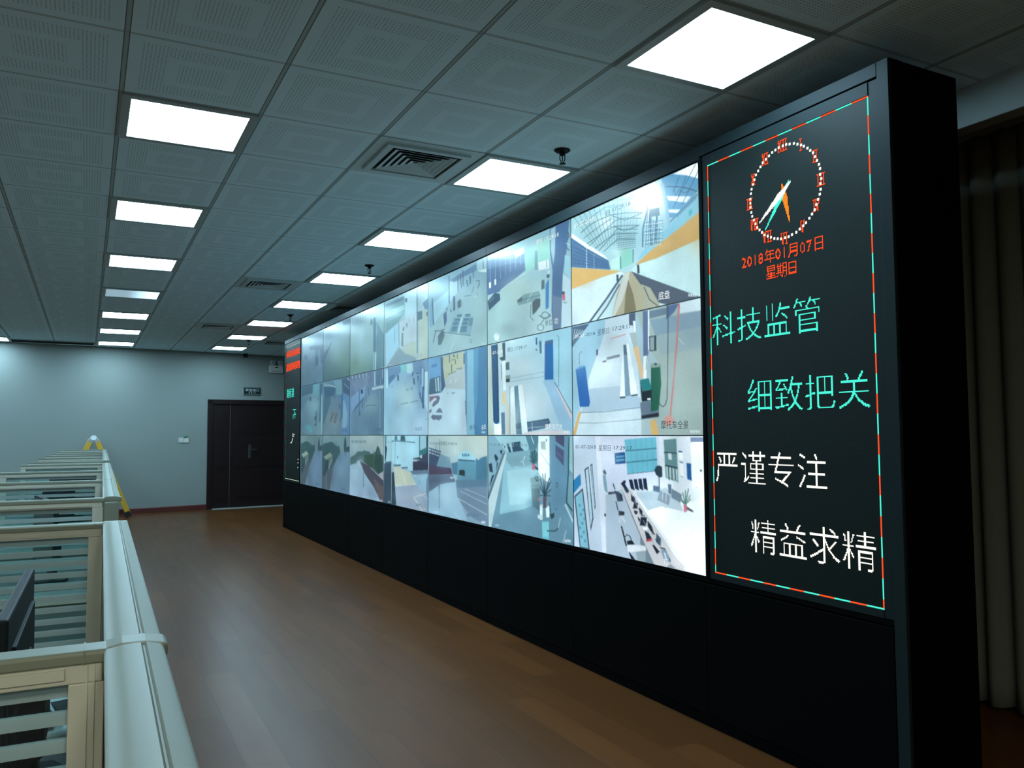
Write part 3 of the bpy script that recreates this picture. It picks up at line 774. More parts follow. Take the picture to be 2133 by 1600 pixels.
        lum = s.g @ np.array([.3, .59, .11]); big = s.rng.normal(0, 1, (6, 7, 1)); s.g = s.g * (1 + .045 * s.smooth(big)); gr = (lum[:, :, None] + (s.g - lum[:, :, None]) * .93) * np.array([.965, 1.0, 1.0]) * (1.0 if s.k < 4 else .93)
        g = np.clip(gr * (1 + .010 * n1 + .006 * s.smooth(lo)), 0, 255) / 255
        g = np.where(g <= .04045, g / 12.92, ((g + .055) / 1.055) ** 2.4).reshape(-1, 3)
        hl = np.clip((g @ np.array([.3, .59, .11]) - .68) / .3, 0, 1)[:, None]; g = g * (1 + .40 * hl)      # brightest areas exceed the camera's range
        buf = np.ones((len(me.loops), 4), dtype=np.float32); buf[:len(gf) * 4, :3] = g[gf.ravel()]
        li = len(gf) * 4
        for f, c in zip(s.fs, s.cs):
            buf[li:li + len(f), :3] = c; li += len(f)
        at.data.foreach_set('color', buf.ravel())
        me.materials.append(M['display'])
        ob = bpy.data.objects.new('display', me); COL.objects.link(ob); ob.parent = t
        return t
CA = (1180, 320, .1875); CBx = (1180, 600, .2); CCx = (1180, 890, 300 / 1455); CD = (1000, 440, .175); CE = (1000, 690, 200 / 1391)
CFx = (1000, 890, 200 / 1231); CG = (790, 520, 230 / 1415); CH = (790, 720, .125); CI = (790, 890, 230 / 1673); CJ = (620, 650, 115 / 1082)
CK = (725, 610, 175 / 1333); CL = (620, 770, 115 / 1227); CM = (725, 740, 175 / 1556); CNx = (620, 895, 115 / 1227); CO = (725, 895, 175 / 1556)

# --- column nearest the clock display
p = Pic(0, 0, CA, [(165, 215, 222), (120, 185, 215), (200, 228, 238), (185, 222, 228)])
p.blob(880, 480, 260, 260, (240, 252, 255), 1); p.blob(430, 760, 120, 110, (225, 245, 250), .8)
p.P((92, 160, 205), 1050, 265, 1488, 65, 1488, 300, 1350, 560, 1230, 700, 1110, 720, 1080, 400)
p.P((235, 246, 252), 1180, 230, 1440, 95, 1488, 150, 1488, 285, 1330, 240); p.P((225, 240, 248), 1110, 470, 1385, 475, 1330, 545, 1130, 520); p.P((220, 240, 246), 1130, 620, 1265, 620, 1230, 660, 1140, 655)
for a in ((1450, 85, 1180, 610), (1488, 140, 1280, 570), (1250, 260, 1180, 440), (1488, 330, 1340, 600), (1330, 250, 1240, 480)): p.L((50, 90, 120), 6, *a)
p.L((45, 75, 105), 9, 1105, 365, 1250, 370, 1370, 390, 1450, 420); p.L((60, 90, 115), 6, 1190, 380, 1210, 470, 1250, 400, 1310, 440, 1380, 400)
for a in ((160, 880, 250, 800, 350, 740, 500, 680, 640, 660, 850, 655), (220, 1010, 400, 880, 520, 810, 660, 800, 810, 795), (320, 1050, 450, 950, 555, 885, 790, 885), (410, 1090, 570, 950, 770, 950), (500, 690, 650, 740, 840, 660), (530, 810, 640, 860, 800, 800), (540, 520, 700, 500, 790, 440)): p.L((62, 105, 118), 7, *a)
for i in range(11): p.L((70, 112, 122), 3.5, 80 + i * 55, 700 - i * 28, 340 + i * 24, 1060 - i * 6)
for i in range(7): p.L((95, 140, 148), 3, 560 + i * 48, 480 - i * 20, 585 + i * 24, 1040 - i * 6)
p.P((225, 242, 248), 45, 880, 430, 1140, 455, 1180, 400, 1175, 45, 930)
p.P((72, 116, 165), 45, 930, 220, 1050, 460, 1185, 490, 1290, 45, 1262); p.L((190, 220, 235), 10, 222, 1050, 225, 1280); p.L((150, 190, 215), 7, 305, 1110, 307, 1285); p.L((140, 180, 205), 5, 50, 980, 220, 1080, 460, 1210)
for i in range(5): p.L((45, 80, 125), 5, 75 + i * 28, 1150 + i * 8, 75 + i * 28, 1240)
p.P((185, 232, 225), 490, 1190, 595, 1130, 595, 1290, 490, 1300); p.P((140, 212, 198), 592, 1060, 742, 1058, 735, 1225, 590, 1290); p.L((60, 110, 130), 8, 600, 1140, 602, 1280); p.L((60, 100, 120), 8, 742, 1060, 738, 1210)
p.P((135, 200, 225), 1488, 420, 1488, 640, 900, 1110, 790, 1190, 830, 1100, 1180, 760); p.L((95, 140, 170), 16, 1460, 450, 1260, 650, 1120, 790)
for i in range(9): p.L((70, 105, 130), 5, 1440 - i * 24, 470 + i * 24, 1425 - i * 24, 520 + i * 24)
p.P((60, 180, 205), 1358, 640, 1390, 610, 1392, 670, 1362, 700)
p.P((208, 168, 92), 1488, 640, 1488, 945, 1000, 1165, 800, 1232, 760, 1240, 900, 1110); p.P((228, 184, 95), 45, 1265, 560, 1300, 600, 1310, 400, 1372, 45, 1512)
p.P((192, 228, 232), 1488, 945, 1500, 1640, 1350, 1570, 700, 1310, 770, 1240, 1000, 1165); p.P((208, 232, 242), 45, 1515, 400, 1372, 600, 1312, 640, 1335, 450, 1600, 250, 1860, 45, 1935)
p.P((178, 172, 140), 640, 1330, 720, 1310, 870, 1480, 960, 1600, 1010, 1760, 850, 1770, 500, 1830, 560, 1560); p.P((205, 212, 205), 640, 1330, 700, 1310, 690, 1420, 620, 1640, 540, 1800, 500, 1830); p.P((128, 118, 78), 685, 1400, 740, 1560, 780, 1775, 640, 1800, 655, 1560)
p.L((62, 82, 105), 20, 622, 1350, 440, 1620, 250, 1880); p.L((80, 98, 118), 16, 590, 1450, 450, 1700, 340, 1850)
p.P((72, 82, 100), 720, 1310, 960, 1400, 1480, 1590, 1480, 1610, 1170, 1690, 1000, 1650, 820, 1450); p.P((170, 172, 150), 830, 1450, 930, 1490, 1040, 1680, 1010, 1720, 870, 1740, 840, 1560); p.L((70, 78, 80), 10, 860, 1480, 920, 1620, 1010, 1690)
p.L((45, 60, 72), 24, 795, 1235, 800, 1330); p.L((60, 75, 90), 24, 565, 1345, 568, 1420)
p.L((80, 125, 158), 16, 905, 590, 850, 830, 845, 1040); p.L((90, 130, 160), 20, 925, 660, 940, 1020); p.L((82, 118, 150), 20, 1005, 690, 985, 990); p.L((150, 195, 220), 34, 1060, 330, 1110, 600, 1140, 820); p.P((92, 125, 150), 915, 620, 1030, 600, 1035, 690, 930, 702); p.P((205, 235, 245), 950, 420, 1010, 400, 1015, 560, 960, 560)
for i in range(9): p.L((96, 150, 180), 7, 862, 770 + i * 34, 1075, 742 + i * 33)
for i in range(6): p.L((225, 242, 250), 7, 870, 790 + i * 50, 1060, 768 + i * 48)
for i in range(7): p.L((60, 104, 140), 6, 900 + i * 22, 640 + i * 30, 880 + i * 24, 1050 - i * 8)
for a in ((250, 1030, 430, 850, 540, 745, 660, 715, 830, 720), (360, 1080, 500, 920, 560, 840, 790, 840), (190, 940, 380, 800, 500, 720), (100, 820, 260, 720, 420, 600, 560, 560), (480, 600, 620, 560, 760, 470)): p.L((70, 112, 124), 6, *a)
for i in range(8): p.L((84, 126, 136), 5, 560, 900 + i * 24, 770, 885 + i * 22)
for i in range(6): p.L((54, 94, 140), 6, 60, 985 + i * 46, 470, 1200 + i * 13)
p.blob(880, 470, 190, 190, (246, 254, 255), .9); p.blob(560, 1100, 70, 60, (200, 240, 236), .6); p.blob(1100, 1020, 120, 60, (225, 190, 120), .4); p.blob(1480, 900, 120, 200, (188, 148, 72), .5); p.blob(160, 1420, 120, 60, (232, 182, 84), .5)

p.T('01-07-2018', 88, 838, 302, 742, 58, (245, 252, 255)); p.T('日', 440, 690, 480, 672, 55, (60, 95, 110)); p.T('17:29:18', 512, 648, 712, 572, 56, (58, 90, 105))
p.c = CBx; p.T('底盘', 960, 122, 1078, 100, 82, (240, 250, 250)); p.mark(1270, 58, 90, 32)
p.done('top screen beside the clock display, showing a vaulted hall with yellow bands')

p = Pic(0, 1, CBx, [(150, 200, 222), (170, 195, 205), (178, 210, 228), (160, 180, 180)])
p.P((150, 198, 222), 48, 400, 415, 320, 395, 480, 240, 900, 130, 1240, 50, 1520); 
p.P((198, 222, 236), 405, 330, 660, 260, 720, 560, 780, 1240, 780, 1535, 80, 1535, 230, 950, 395, 480)
p.P((170, 200, 222), 240, 1050, 560, 1020, 770, 1150, 770, 1250, 150, 1300)
p.P((160, 182, 180), 720, 240, 1410, 100, 1428, 1530, 955, 1530, 880, 1300, 965, 1200, 975, 800, 860, 640); p.P((128, 158, 178), 860, 330, 1060, 300, 1405, 235, 1410, 400, 1100, 470, 930, 500); p.P((148, 174, 180), 930, 500, 1410, 400, 1410, 620, 980, 700)
p.P((210, 232, 242), 1180, 155, 1408, 100, 1408, 232, 1180, 262); p.P((62, 85, 115), 48, 412, 240, 368, 50, 635)
for i in range(6): p.L((190, 215, 225), 6, 60 + i * 28, 420 + i * 4, 55 + i * 12, 560 - i * 14)
p.P((226, 190, 140), 690, 620, 745, 600, 805, 900, 780, 960, 735, 780); p.P((218, 236, 244), 588, 595, 645, 582, 740, 1108, 555, 1148); p.P((112, 145, 170), 590, 592, 622, 588, 668, 1122, 612, 1132); p.P((75, 100, 115), 594, 598, 618, 590, 630, 690, 598, 700); p.P((40, 55, 70), 553, 1135, 612, 1128, 612, 1145, 555, 1150); p.P((40, 55, 70), 672, 1115, 740, 1104, 740, 1118, 674, 1128)
p.P((96, 110, 126), 420, 722, 553, 690, 553, 716, 418, 750); p.P((72, 62, 72), 375, 762, 415, 752, 415, 768, 378, 776); p.L((214, 140, 142), 9, 460, 528, 620, 482); p.P((40, 60, 90), 310, 645, 328, 640, 326, 700, 312, 705)
p.P((32, 98, 180), 95, 850, 195, 812, 245, 1190, 235, 1236, 140, 1238); p.P((70, 140, 205), 95, 850, 140, 812, 195, 808, 190, 825)
p.P((88, 108, 150), 795, 242, 848, 232, 850, 702, 800, 712); p.P((226, 240, 248), 848, 232, 862, 230, 862, 655, 850, 660); p.P((222, 236, 244), 800, 712, 845, 705, 832, 940, 800, 945); p.L((110, 135, 150), 6, 862, 640, 835, 740, 830, 850)
p.P((70, 84, 114), 650, 270, 716, 256, 716, 340, 690, 392, 652, 380); p.P((215, 234, 240), 690, 345, 718, 340, 724, 540, 702, 470); p.P((165, 184, 186), 655, 470, 722, 460, 738, 600, 700, 628)
p.P((40, 60, 70), 858, 505, 934, 492, 936, 652, 866, 660); p.P((140, 162, 170), 868, 515, 912, 505, 914, 645, 872, 650); p.P((100, 125, 145), 860, 240, 1040, 205, 1040, 275, 862, 320)
p.P((78, 104, 152), 1042, 185, 1172, 160, 1120, 250, 1062, 312, 1040, 322); p.P((60, 80, 115), 1042, 185, 1062, 182, 1062, 312, 1040, 322); p.L((50, 66, 80), 8, 1058, 320, 1055, 700, 1048, 1150, 1030, 1215, 1005, 1236, 980, 1225, 962, 1190)
p.L((208, 110, 112), 17, 1172, 162, 1150, 560, 1112, 1000, 1078, 1360); p.P((226, 142, 130), 1018, 1362, 1060, 1322, 1112, 1350, 1122, 1400, 1060, 1442, 1028, 1420)
p.P((20, 92, 70), 880, 800, 975, 790, 986, 1000, 958, 1290, 875, 1292); p.P((135, 165, 155), 880, 792, 905, 780, 970, 785, 978, 822, 882, 832); p.P((30, 35, 45), 915, 785, 940, 782, 940, 802, 918, 804)
p.P((18, 122, 126), 765, 958, 856, 940, 886, 1052, 790, 1078); p.P((14, 24, 34), 765, 962, 790, 1078, 886, 1055, 886, 1168, 786, 1186); p.P((235, 240, 235), 840, 1150, 876, 1146, 876, 1165, 842, 1168)
p.P((98, 120, 142), 765, 1196, 872, 1170, 880, 1292, 962, 1268, 962, 1302, 780, 1336); p.P((18, 24, 34), 780, 1330, 962, 1298, 962, 1340, 780, 1366)
p.L((105, 128, 148), 6, 150, 1298, 400, 1290, 770, 1245); p.L((110, 132, 152), 6, 90, 1402, 300, 1408, 780, 1366); p.P((214, 172, 104), 130, 1285, 155, 1290, 95, 1530, 62, 1530); p.P((220, 176, 100), 868, 1382, 926, 1370, 962, 1532, 890, 1532)
p.L((70, 95, 110), 7, 135, 800, 132, 690, 158, 660); p.L((215, 225, 220), 7, 1165, 520, 1222, 590)
p.blob(430, 900, 160, 220, (212, 230, 242), .5); p.blob(1330, 480, 150, 160, (126, 152, 166), .5); p.blob(1250, 1350, 220, 160, (150, 174, 172), .5); p.blob(1150, 900, 140, 200, (176, 196, 194), .5); p.blob(120, 700, 70, 200, (168, 212, 232), .5); p.blob(500, 1400, 260, 70, (205, 224, 238), .5)

p.T('01-07', 90, 525, 188, 508, 42, (240, 248, 252)); p.T('-2018', 194, 505, 298, 488, 42, (55, 75, 100)); p.T('星期日', 325, 492, 446, 468, 62, (70, 95, 120)); p.T('17:29:17', 484, 448, 676, 414, 52, (55, 75, 100)); p.T('摩托车全景', 985, 1462, 1270, 1462, 84, (42, 54, 66)); p.mark(1288, 1480, 110, 30)
p.done('middle screen beside the clock display, showing a green post and a red pole')

p = Pic(0, 2, CCx, [(205, 220, 240), (226, 238, 250), (190, 208, 228), (228, 244, 250)])
p.P((192, 212, 234), 60, 92, 290, 92, 402, 1285, 68, 1205); p.P((214, 226, 244), 290, 92, 340, 92, 402, 1285, 362, 1270); p.P((208, 222, 246), 340, 92, 935, 92, 935, 600, 420, 660, 392, 600)
p.P((174, 194, 214), 395, 682, 480, 660, 570, 620, 895, 1395, 640, 1345, 404, 1290); 
p.P((234, 247, 252), 690, 665, 860, 642, 1000, 612, 1280, 760, 1400, 660, 1425, 1535, 1220, 1480, 800, 850); p.P((190, 215, 230), 690, 665, 860, 642, 1000, 612, 1120, 690, 1180, 850, 960, 800, 800, 850)
p.P((104, 190, 216), 585, 125, 905, 98, 920, 440, 615, 473); p.L((36, 84, 104), 8, 595, 240, 910, 213); p.L((36, 84, 104), 8, 604, 357, 915, 326); p.L((60, 110, 130), 6, 615, 473, 920, 440)
for i in range(1, 6): p.L((84, 165, 192), 4, 585 + i * 55, 123 - i * 4, 615 + i * 52, 470 - i * 6)
p.P((28, 82, 146), 485, 262, 590, 250, 598, 365, 492, 374); p.P((90, 165, 205), 500, 292, 580, 284, 582, 302, 502, 310); p.P((90, 165, 205), 502, 325, 584, 317, 586, 340, 504, 348)
p.P((205, 232, 238), 970, 120, 1115, 108, 1138, 570, 994, 516); p.P((100, 142, 150), 982, 128, 1108, 116, 1130, 556, 1002, 506); p.P((205, 230, 235), 1024, 262, 1060, 262, 1064, 330, 1030, 325); p.L((38, 66, 76), 12, 985, 255, 1113, 262); p.L((38, 66, 76), 16, 995, 385, 1122, 415); p.P((175, 205, 210), 1005, 395, 1120, 425, 1124, 545, 1010, 500)
for x in (1030, 1062, 1094): p.L((45, 75, 85), 10, x, 395, x + 6, 535)
p.P((244, 251, 255), 1255, 150, 1388, 150, 1392, 650, 1265, 605); p.P((128, 148, 186), 1250, 104, 1388, 100, 1388, 148, 1255, 150); p.P((32, 92, 166), 1212, 360, 1258, 368, 1264, 540, 1220, 525); p.P((240, 248, 252), 1130, 240, 1170, 240, 1176, 328, 1138, 322); p.L((70, 110, 160), 16, 1130, 245, 1170, 248); p.P((236, 244, 250), 1140, 345, 1178, 352, 1184, 506, 1148, 496); p.L((70, 110, 160), 12, 1142, 350, 1178, 358); p.L((110, 140, 165), 5, 1150, 497, 1184, 506); p.P((80, 90, 105), 1350, 430, 1366, 430, 1366, 450, 1350, 450); p.L((200, 215, 228), 6, 1290, 600, 1392, 640)
p.P((112, 132, 148), 560, 640, 600, 700, 895, 1395, 800, 1375, 745, 1180, 745, 1100, 660, 900); p.P((204, 204, 212), 535, 590, 640, 618, 1225, 1482, 890, 1395, 750, 1090, 572, 655); p.P((224, 232, 240), 640, 618, 690, 648, 1270, 1492, 1215, 1478)
for i in range(4): p.P((18, 34, 62), 630 + i * 47, 530 - i * 4, 664 + i * 47, 528 - i * 4, 690 + i * 44, 640, 650 + i * 44, 622); p.L((190, 205, 220), 6, 660 + i * 46, 640, 690 + i * 45, 668)
p.P((20, 30, 58), 548, 570, 582, 535, 602, 545, 590, 575, 630, 640, 600, 660, 575, 605); p.P((30, 60, 80), 585, 600, 632, 640, 622, 668, 600, 655)
for q in ((650, 672, 690, 720, 705, 775, 655, 745), (685, 760, 720, 770, 715, 822, 668, 822), (735, 808, 768, 850, 764, 898, 735, 868), (680, 838, 720, 850, 712, 880, 690, 878), (752, 905, 812, 912, 802, 998, 740, 992), (825, 948, 860, 1000, 888, 1082, 850, 1052, 818, 990), (716, 900, 745, 930, 735, 965), (790, 1045, 830, 1070, 862, 1125, 812, 1150)): p.P((22, 38, 56), *q)
p.P((235, 242, 245), 772, 1012, 815, 1008, 825, 1036, 780, 1040); p.P((198, 60, 88), 800, 1136, 862, 1125, 862, 1150, 806, 1158)
p.P((52, 80, 104), 908, 1070, 955, 1130, 950, 1205, 904, 1160); p.P((18, 24, 34), 865, 1190, 885, 1190, 942, 1260, 912, 1282); p.P((18, 28, 42), 930, 1210, 992, 1222, 1050, 1340, 1050, 1370, 980, 1240); p.P((120, 150, 180), 950, 1240, 985, 1230, 1035, 1300, 1040, 1370, 990, 1350); p.L((225, 235, 245), 10, 990, 1270, 1010, 1350); p.P((215, 205, 215), 1070, 1330, 1110, 1320, 1200, 1420, 1120, 1425); p.P((130, 140, 155), 1000, 1420, 1050, 1380, 1130, 1450)
p.L((50, 62, 84), 12, 470, 570, 490, 630); p.P((28, 36, 58), 480, 640, 520, 650, 560, 680, 572, 745, 515, 752, 500, 690); p.L((30, 38, 52), 13, 500, 750, 520, 838); p.P((22, 26, 36), 525, 842, 586, 855, 582, 890, 528, 892); p.L((215, 225, 232), 9, 555, 900, 528, 962); p.L((215, 225, 232), 9, 560, 900, 592, 962); p.L((28, 34, 46), 14, 555, 1000, 585, 1120, 605, 1200); p.P((20, 26, 36), 610, 1150, 660, 1140, 690, 1185, 616, 1188); p.L((40, 50, 60), 8, 590, 1110, 610, 1085, 640, 1100, 655, 1140); p.P((214, 224, 234), 612, 1190, 700, 1188, 800, 1200, 805, 1250, 620, 1265); p.P((24, 30, 40), 625, 1250, 700, 1345, 655, 1335); p.P((145, 165, 178), 700, 1260, 800, 1250, 800, 1372, 720, 1355)
p.P((34, 60, 74), 888, 440, 900, 400, 930, 384, 965, 400, 968, 500, 940, 510, 905, 480); p.L((50, 72, 82), 8, 935, 500, 937, 605); p.P((80, 110, 140), 875, 590, 945, 600, 940, 660, 875, 645)
p.P((138, 158, 182), 945, 640, 1048, 690, 1036, 790, 915, 735); p.L((225, 235, 242), 6, 975, 650, 968, 740); p.L((225, 235, 242), 6, 1010, 670, 1002, 760); p.L((200, 210, 220), 8, 990, 770, 1000, 820); p.P((110, 135, 160), 1060, 620, 1165, 680, 1150, 765, 1060, 712); p.P((90, 115, 140), 1025, 575, 1058, 580, 1056, 680, 1030, 665)
for dx, dy in ((-50, -90), (-25, -130), (5, -150), (35, -165), (55, -100), (60, -60), (-45, -50), (20, -90)): p.L((66, 118, 112), 9, 1198, 785, 1198 + dx, 785 + dy)
p.P((218, 88, 122), 1182, 788, 1216, 784, 1219, 850, 1188, 860); p.P((40, 44, 58), 1216, 802, 1282, 845, 1276, 860, 1216, 832)
p.P((38, 128, 188), 62, 545, 140, 470, 148, 578, 70, 675); p.P((50, 70, 90), 78, 695, 165, 615, 235, 1240, 135, 1215); p.P((128, 190, 214), 90, 705, 158, 640, 222, 1225, 142, 1205); p.P((40, 62, 80), 182, 425, 222, 396, 272, 920, 245, 1050); p.P((178, 212, 230), 192, 435, 218, 412, 262, 910, 244, 1010); p.P((44, 66, 84), 240, 382, 260, 368, 294, 800, 284, 838); p.P((180, 212, 230), 247, 392, 256, 384, 286, 790, 280, 805)
for i in range(9): p.P((80, 150, 185), 120 + (i * 37) % 60, 780 + i * 45, 140 + (i * 37) % 60, 775 + i * 45, 144 + (i * 37) % 60, 800 + i * 45, 124 + (i * 37) % 60, 806 + i * 45)
p.P((60, 85, 95), 365, 450, 385, 425, 405, 465, 390, 485); p.P((120, 160, 180), 365, 480, 395, 480, 418, 670, 385, 640); p.P((20, 24, 34), 382, 872, 398, 872, 398, 900, 382, 900); p.P((25, 34, 50), 420, 655, 490, 650, 490, 670, 425, 682)
p.blob(1230, 1150, 190, 300, (243, 252, 255), .7); p.blob(480, 850, 70, 260, (166, 188, 212), .5); p.blob(820, 690, 120, 50, (172, 200, 220), .6); p.blob(430, 300, 80, 160, (216, 228, 248), .5); p.blob(330, 900, 40, 300, (200, 214, 238), .5)
for i in range(8): p.L((30, 44, 62), 8, 655 + i * 34, 700 + i * 62, 690 + i * 34, 712 + i * 62)
for i in range(6): p.L((150, 165, 185), 5, 640 + i * 45, 640 + i * 100, 668 + i * 45, 700 + i * 100)

p.T('01-07-2018', 95, 214, 298, 218, 44, (60, 72, 92)); p.T('星期日', 326, 234, 446, 236, 58, (82, 96, 116)); p.T('17:29:17', 482, 226, 664, 230, 46, (60, 72, 92)); p.T('打', 985, 1378, 1030, 1388, 58, (235, 240, 245))
p.done('bottom screen beside the clock display, showing a bright white hall with a long counter')

# --- second column
p = Pic(1, 0, CD, [(165, 210, 212), (120, 170, 190), (150, 192, 198), (178, 208, 216)])
p.blob(480, 1000, 300, 220, (172, 208, 206), .8); p.blob(300, 520, 160, 60, (215, 240, 240), .8)
p.P((92, 135, 178), 85, 590, 230, 545, 390, 520, 525, 490, 538, 705, 240, 955, 90, 1000); p.P((72, 108, 155), 85, 690, 380, 620, 530, 620, 536, 700, 240, 950, 90, 1000)
for i in range(7): p.L((150, 190, 205), 5, 120 + i * 60, 560 - i * 8, 122 + i * 60, 880 - i * 40)
p.L((195, 222, 228), 12, 240, 950, 320, 880, 450, 790, 540, 735); p.P((140, 210, 194), 535, 470, 830, 320, 832, 575, 690, 612, 542, 745); p.P((205, 240, 235), 400, 480, 520, 420, 525, 500, 420, 560); p.P((214, 230, 234), 690, 612, 815, 572, 826, 682, 700, 705); p.L((95, 150, 160), 34, 668, 470, 668, 700); p.L((95, 150, 150), 8, 790, 585, 792, 670)
p.P((60, 98, 145), 830, 200, 1062, 88, 1032, 450, 985, 740, 962, 1402, 868, 1420, 850, 1180, 862, 700, 832, 480); p.P((150, 188, 202), 838, 215, 898, 180, 890, 500, 872, 640, 842, 470); p.P((95, 120, 150), 862, 1000, 966, 1030, 962, 1402, 868, 1420)
p.P((148, 205, 225), 1008, 520, 1070, 540, 1072, 810, 996, 720); p.P((188, 218, 230), 985, 745, 1072, 812, 1078, 1370, 965, 1402); p.L((50, 80, 100), 12, 1040, 240, 1062, 280, 1035, 350); p.L((200, 225, 235), 8, 1020, 380, 1065, 400); p.L((60, 85, 110), 10, 1020, 420, 1062, 470)
p.P((40, 55, 72), 972, 958, 1006, 955, 1008, 992, 974, 994); p.P((206, 84, 116), 976, 990, 1010, 988, 1010, 1062, 980, 1062); p.P((120, 160, 170), 975, 1080, 1045, 1078, 1010, 1100)
p.P((38, 122, 188), 780, 870, 820, 800, 816, 1150, 780, 1172); p.P((48, 72, 92), 790, 758, 828, 748, 826, 790, 794, 796); p.P((74, 98, 106), 732, 825, 765, 812, 768, 920, 728, 935); p.P((200, 222, 228), 800, 710, 826, 700, 828, 745, 806, 748)
p.P((118, 158, 164), 440, 1080, 520, 990, 700, 950, 722, 1010, 700, 1052, 460, 1122); p.L((165, 200, 200), 12, 560, 1075, 620, 970); p.L((85, 120, 128), 8, 480, 1060, 600, 1030); p.L((85, 120, 128), 8, 600, 1030, 712, 1000); p.P((70, 100, 105), 442, 1060, 500, 1015, 500, 1075, 445, 1085)
p.P((68, 84, 88), 620, 1085, 660, 1045, 718, 1040, 716, 1130, 662, 1200, 625, 1238); p.L((80, 105, 112), 7, 605, 1110, 598, 1260, 638, 1302)
for cx, cy, r_ in ((775, 1240, 42), (720, 1385, 38)):
    pts = [];
    for i in range(17): pts += [cx + r_ * math.cos(i * math.pi / 8), cy + r_ * math.sin(i * math.pi / 8)]
    p.L((72, 96, 106), 8, *pts)
p.L((65, 90, 100), 9, 700, 1240, 760, 1275, 840, 1250, 820, 1220); p.L((65, 90, 100), 8, 720, 1340, 760, 1290)
p.P((44, 78, 104), 90, 1075, 175, 970, 235, 985, 240, 1055, 105, 1185); p.P((90, 130, 155), 110, 1075, 165, 1015, 168, 1030, 112, 1092); p.P((225, 240, 240), 105, 852, 130, 842, 130, 910, 108, 920); p.P((225, 240, 240), 170, 816, 190, 806, 192, 872, 172, 882); p.P((215, 230, 232), 160, 1480, 190, 1440, 235, 1470, 215, 1540, 180, 1540)
p.blob(330, 1400, 90, 60, (120, 158, 165), .7); p.blob(300, 1430, 170, 90, (150, 184, 188), .6); p.blob(420, 880, 160, 110, (180, 214, 212), .5); p.blob(220, 640, 110, 90, (66, 100, 146), .4); p.blob(250, 540, 160, 30, (215, 240, 244), .7); p.blob(700, 430, 110, 70, (190, 236, 228), .5)

p.T('期日', 672, 392, 740, 368, 52, (225, 240, 240)); p.T('17:29:18', 772, 362, 938, 296, 56, (230, 244, 244)); p.T('单位', 775, 1368, 862, 1348, 72, (75, 100, 112)); p.T('功', 885, 1342, 930, 1330, 70, (225, 238, 242))
p.done('top screen, second from the clock display, showing a garage with coiled hoses')

p = Pic(1, 1, CE, [(190, 216, 224), (150, 205, 226), (185, 212, 222), (160, 196, 220)])
p.blob(700, 1000, 300, 300, (190, 216, 228), .8)
p.P((182, 204, 198), 105, 215, 165, 200, 192, 1330, 205, 1500, 105, 1500); p.P((150, 204, 226), 760, 90, 930, 20, 1318, -60, 1322, 1185, 1130, 822, 1062, 640, 905, 345, 840, 240); p.P((172, 214, 228), 880, 330, 930, 20, 945, 400, 935, 420)
p.P((142, 186, 216), 905, 720, 1080, 690, 1320, 1190, 1330, 1500, 1200, 1490, 960, 830); p.P((214, 196, 202), 1082, 770, 1130, 822, 1322, 1195, 1326, 1300); p.L((60, 100, 120), 9, 1075, 740, 1120, 812, 1326, 1190)
p.P((34, 78, 122), 160, 205, 255, 185, 276, 1310, 265, 1335, 235, 1346, 205, 1330, 192, 1300); p.P((22, 60, 100), 235, 190, 255, 185, 276, 1310, 262, 1330); p.P((188, 214, 214), 252, 186, 322, 170, 322, 375, 276, 400); p.P((52, 78, 94), 320, 170, 362, 160, 366, 420, 310, 428, 275, 388, 330, 370); p.P((214, 234, 240), 318, 440, 372, 420, 378, 850, 336, 866); p.L((70, 100, 115), 7, 305, 470, 312, 700)
p.P((195, 215, 215), 365, 408, 420, 395, 424, 445, 368, 460); p.P((72, 92, 98), 370, 458, 422, 442, 426, 556, 372, 566); p.P((124, 146, 146), 370, 642, 436, 634, 434, 690, 374, 692); p.P((28, 48, 58), 374, 692, 432, 688, 430, 736, 376, 742)
p.P((4, 98, 172), 940, 150, 1056, 122, 1062, 698, 935, 708); p.P((66, 92, 138), 940, 150, 1056, 122, 1056, 170, 945, 195); p.L((120, 110, 170), 10, 940, 190, 936, 680); p.P((28, 66, 104), 806, 98, 822, 90, 828, 190, 810, 198); p.P((60, 105, 135), 855, 145, 885, 138, 892, 318, 866, 322); p.P((40, 66, 84), 795, 268, 828, 255, 825, 280); p.L((84, 128, 140), 8, 1110, 60, 1142, 85, 1136, 800)
p.L((122, 152, 166), 6, 440, 682, 930, 588); p.L((122, 152, 166), 6, 440, 732, 930, 652); p.P((208, 230, 236), 430, 815, 620, 770, 695, 1490, 430, 1496); p.P((88, 128, 150), 494, 800, 548, 784, 606, 1496, 524, 1498); p.P((60, 92, 112), 515, 1340, 590, 1325, 596, 1410, 520, 1415); p.L((216, 196, 196), 12, 620, 780, 680, 1280)
p.P((214, 202, 164), 310, 900, 372, 870, 384, 1060, 326, 1070); p.P((86, 120, 148), 303, 1180, 358, 1174, 362, 1496, 316, 1498); p.L((216, 198, 162), 22, 400, 1070, 406, 1490); p.L((70, 90, 100), 6, 432, 800, 432, 1490); p.P((212, 232, 240), 202, 1345, 300, 1345, 305, 1498, 206, 1498)
p.P((70, 102, 130), 678, 1322, 990, 1268, 1012, 1330, 950, 1402, 692, 1458); p.L((34, 58, 78), 12, 678, 1322, 992, 1270, 1008, 1335); p.L((175, 205, 215), 8, 690, 1402, 950, 1378); p.L((175, 205, 215), 8, 748, 1320, 760, 1440); p.P((206, 206, 214), 640, 1470, 950, 1440, 1230, 1440, 1325, 1498, 640, 1500)
p.blob(640, 520, 160, 120, (204, 226, 230), .6); p.blob(760, 1060, 180, 200, (200, 222, 232), .5); p.blob(1230, 600, 60, 400, (168, 214, 232), .4); p.blob(520, 1250, 60, 200, (214, 236, 242), .4)

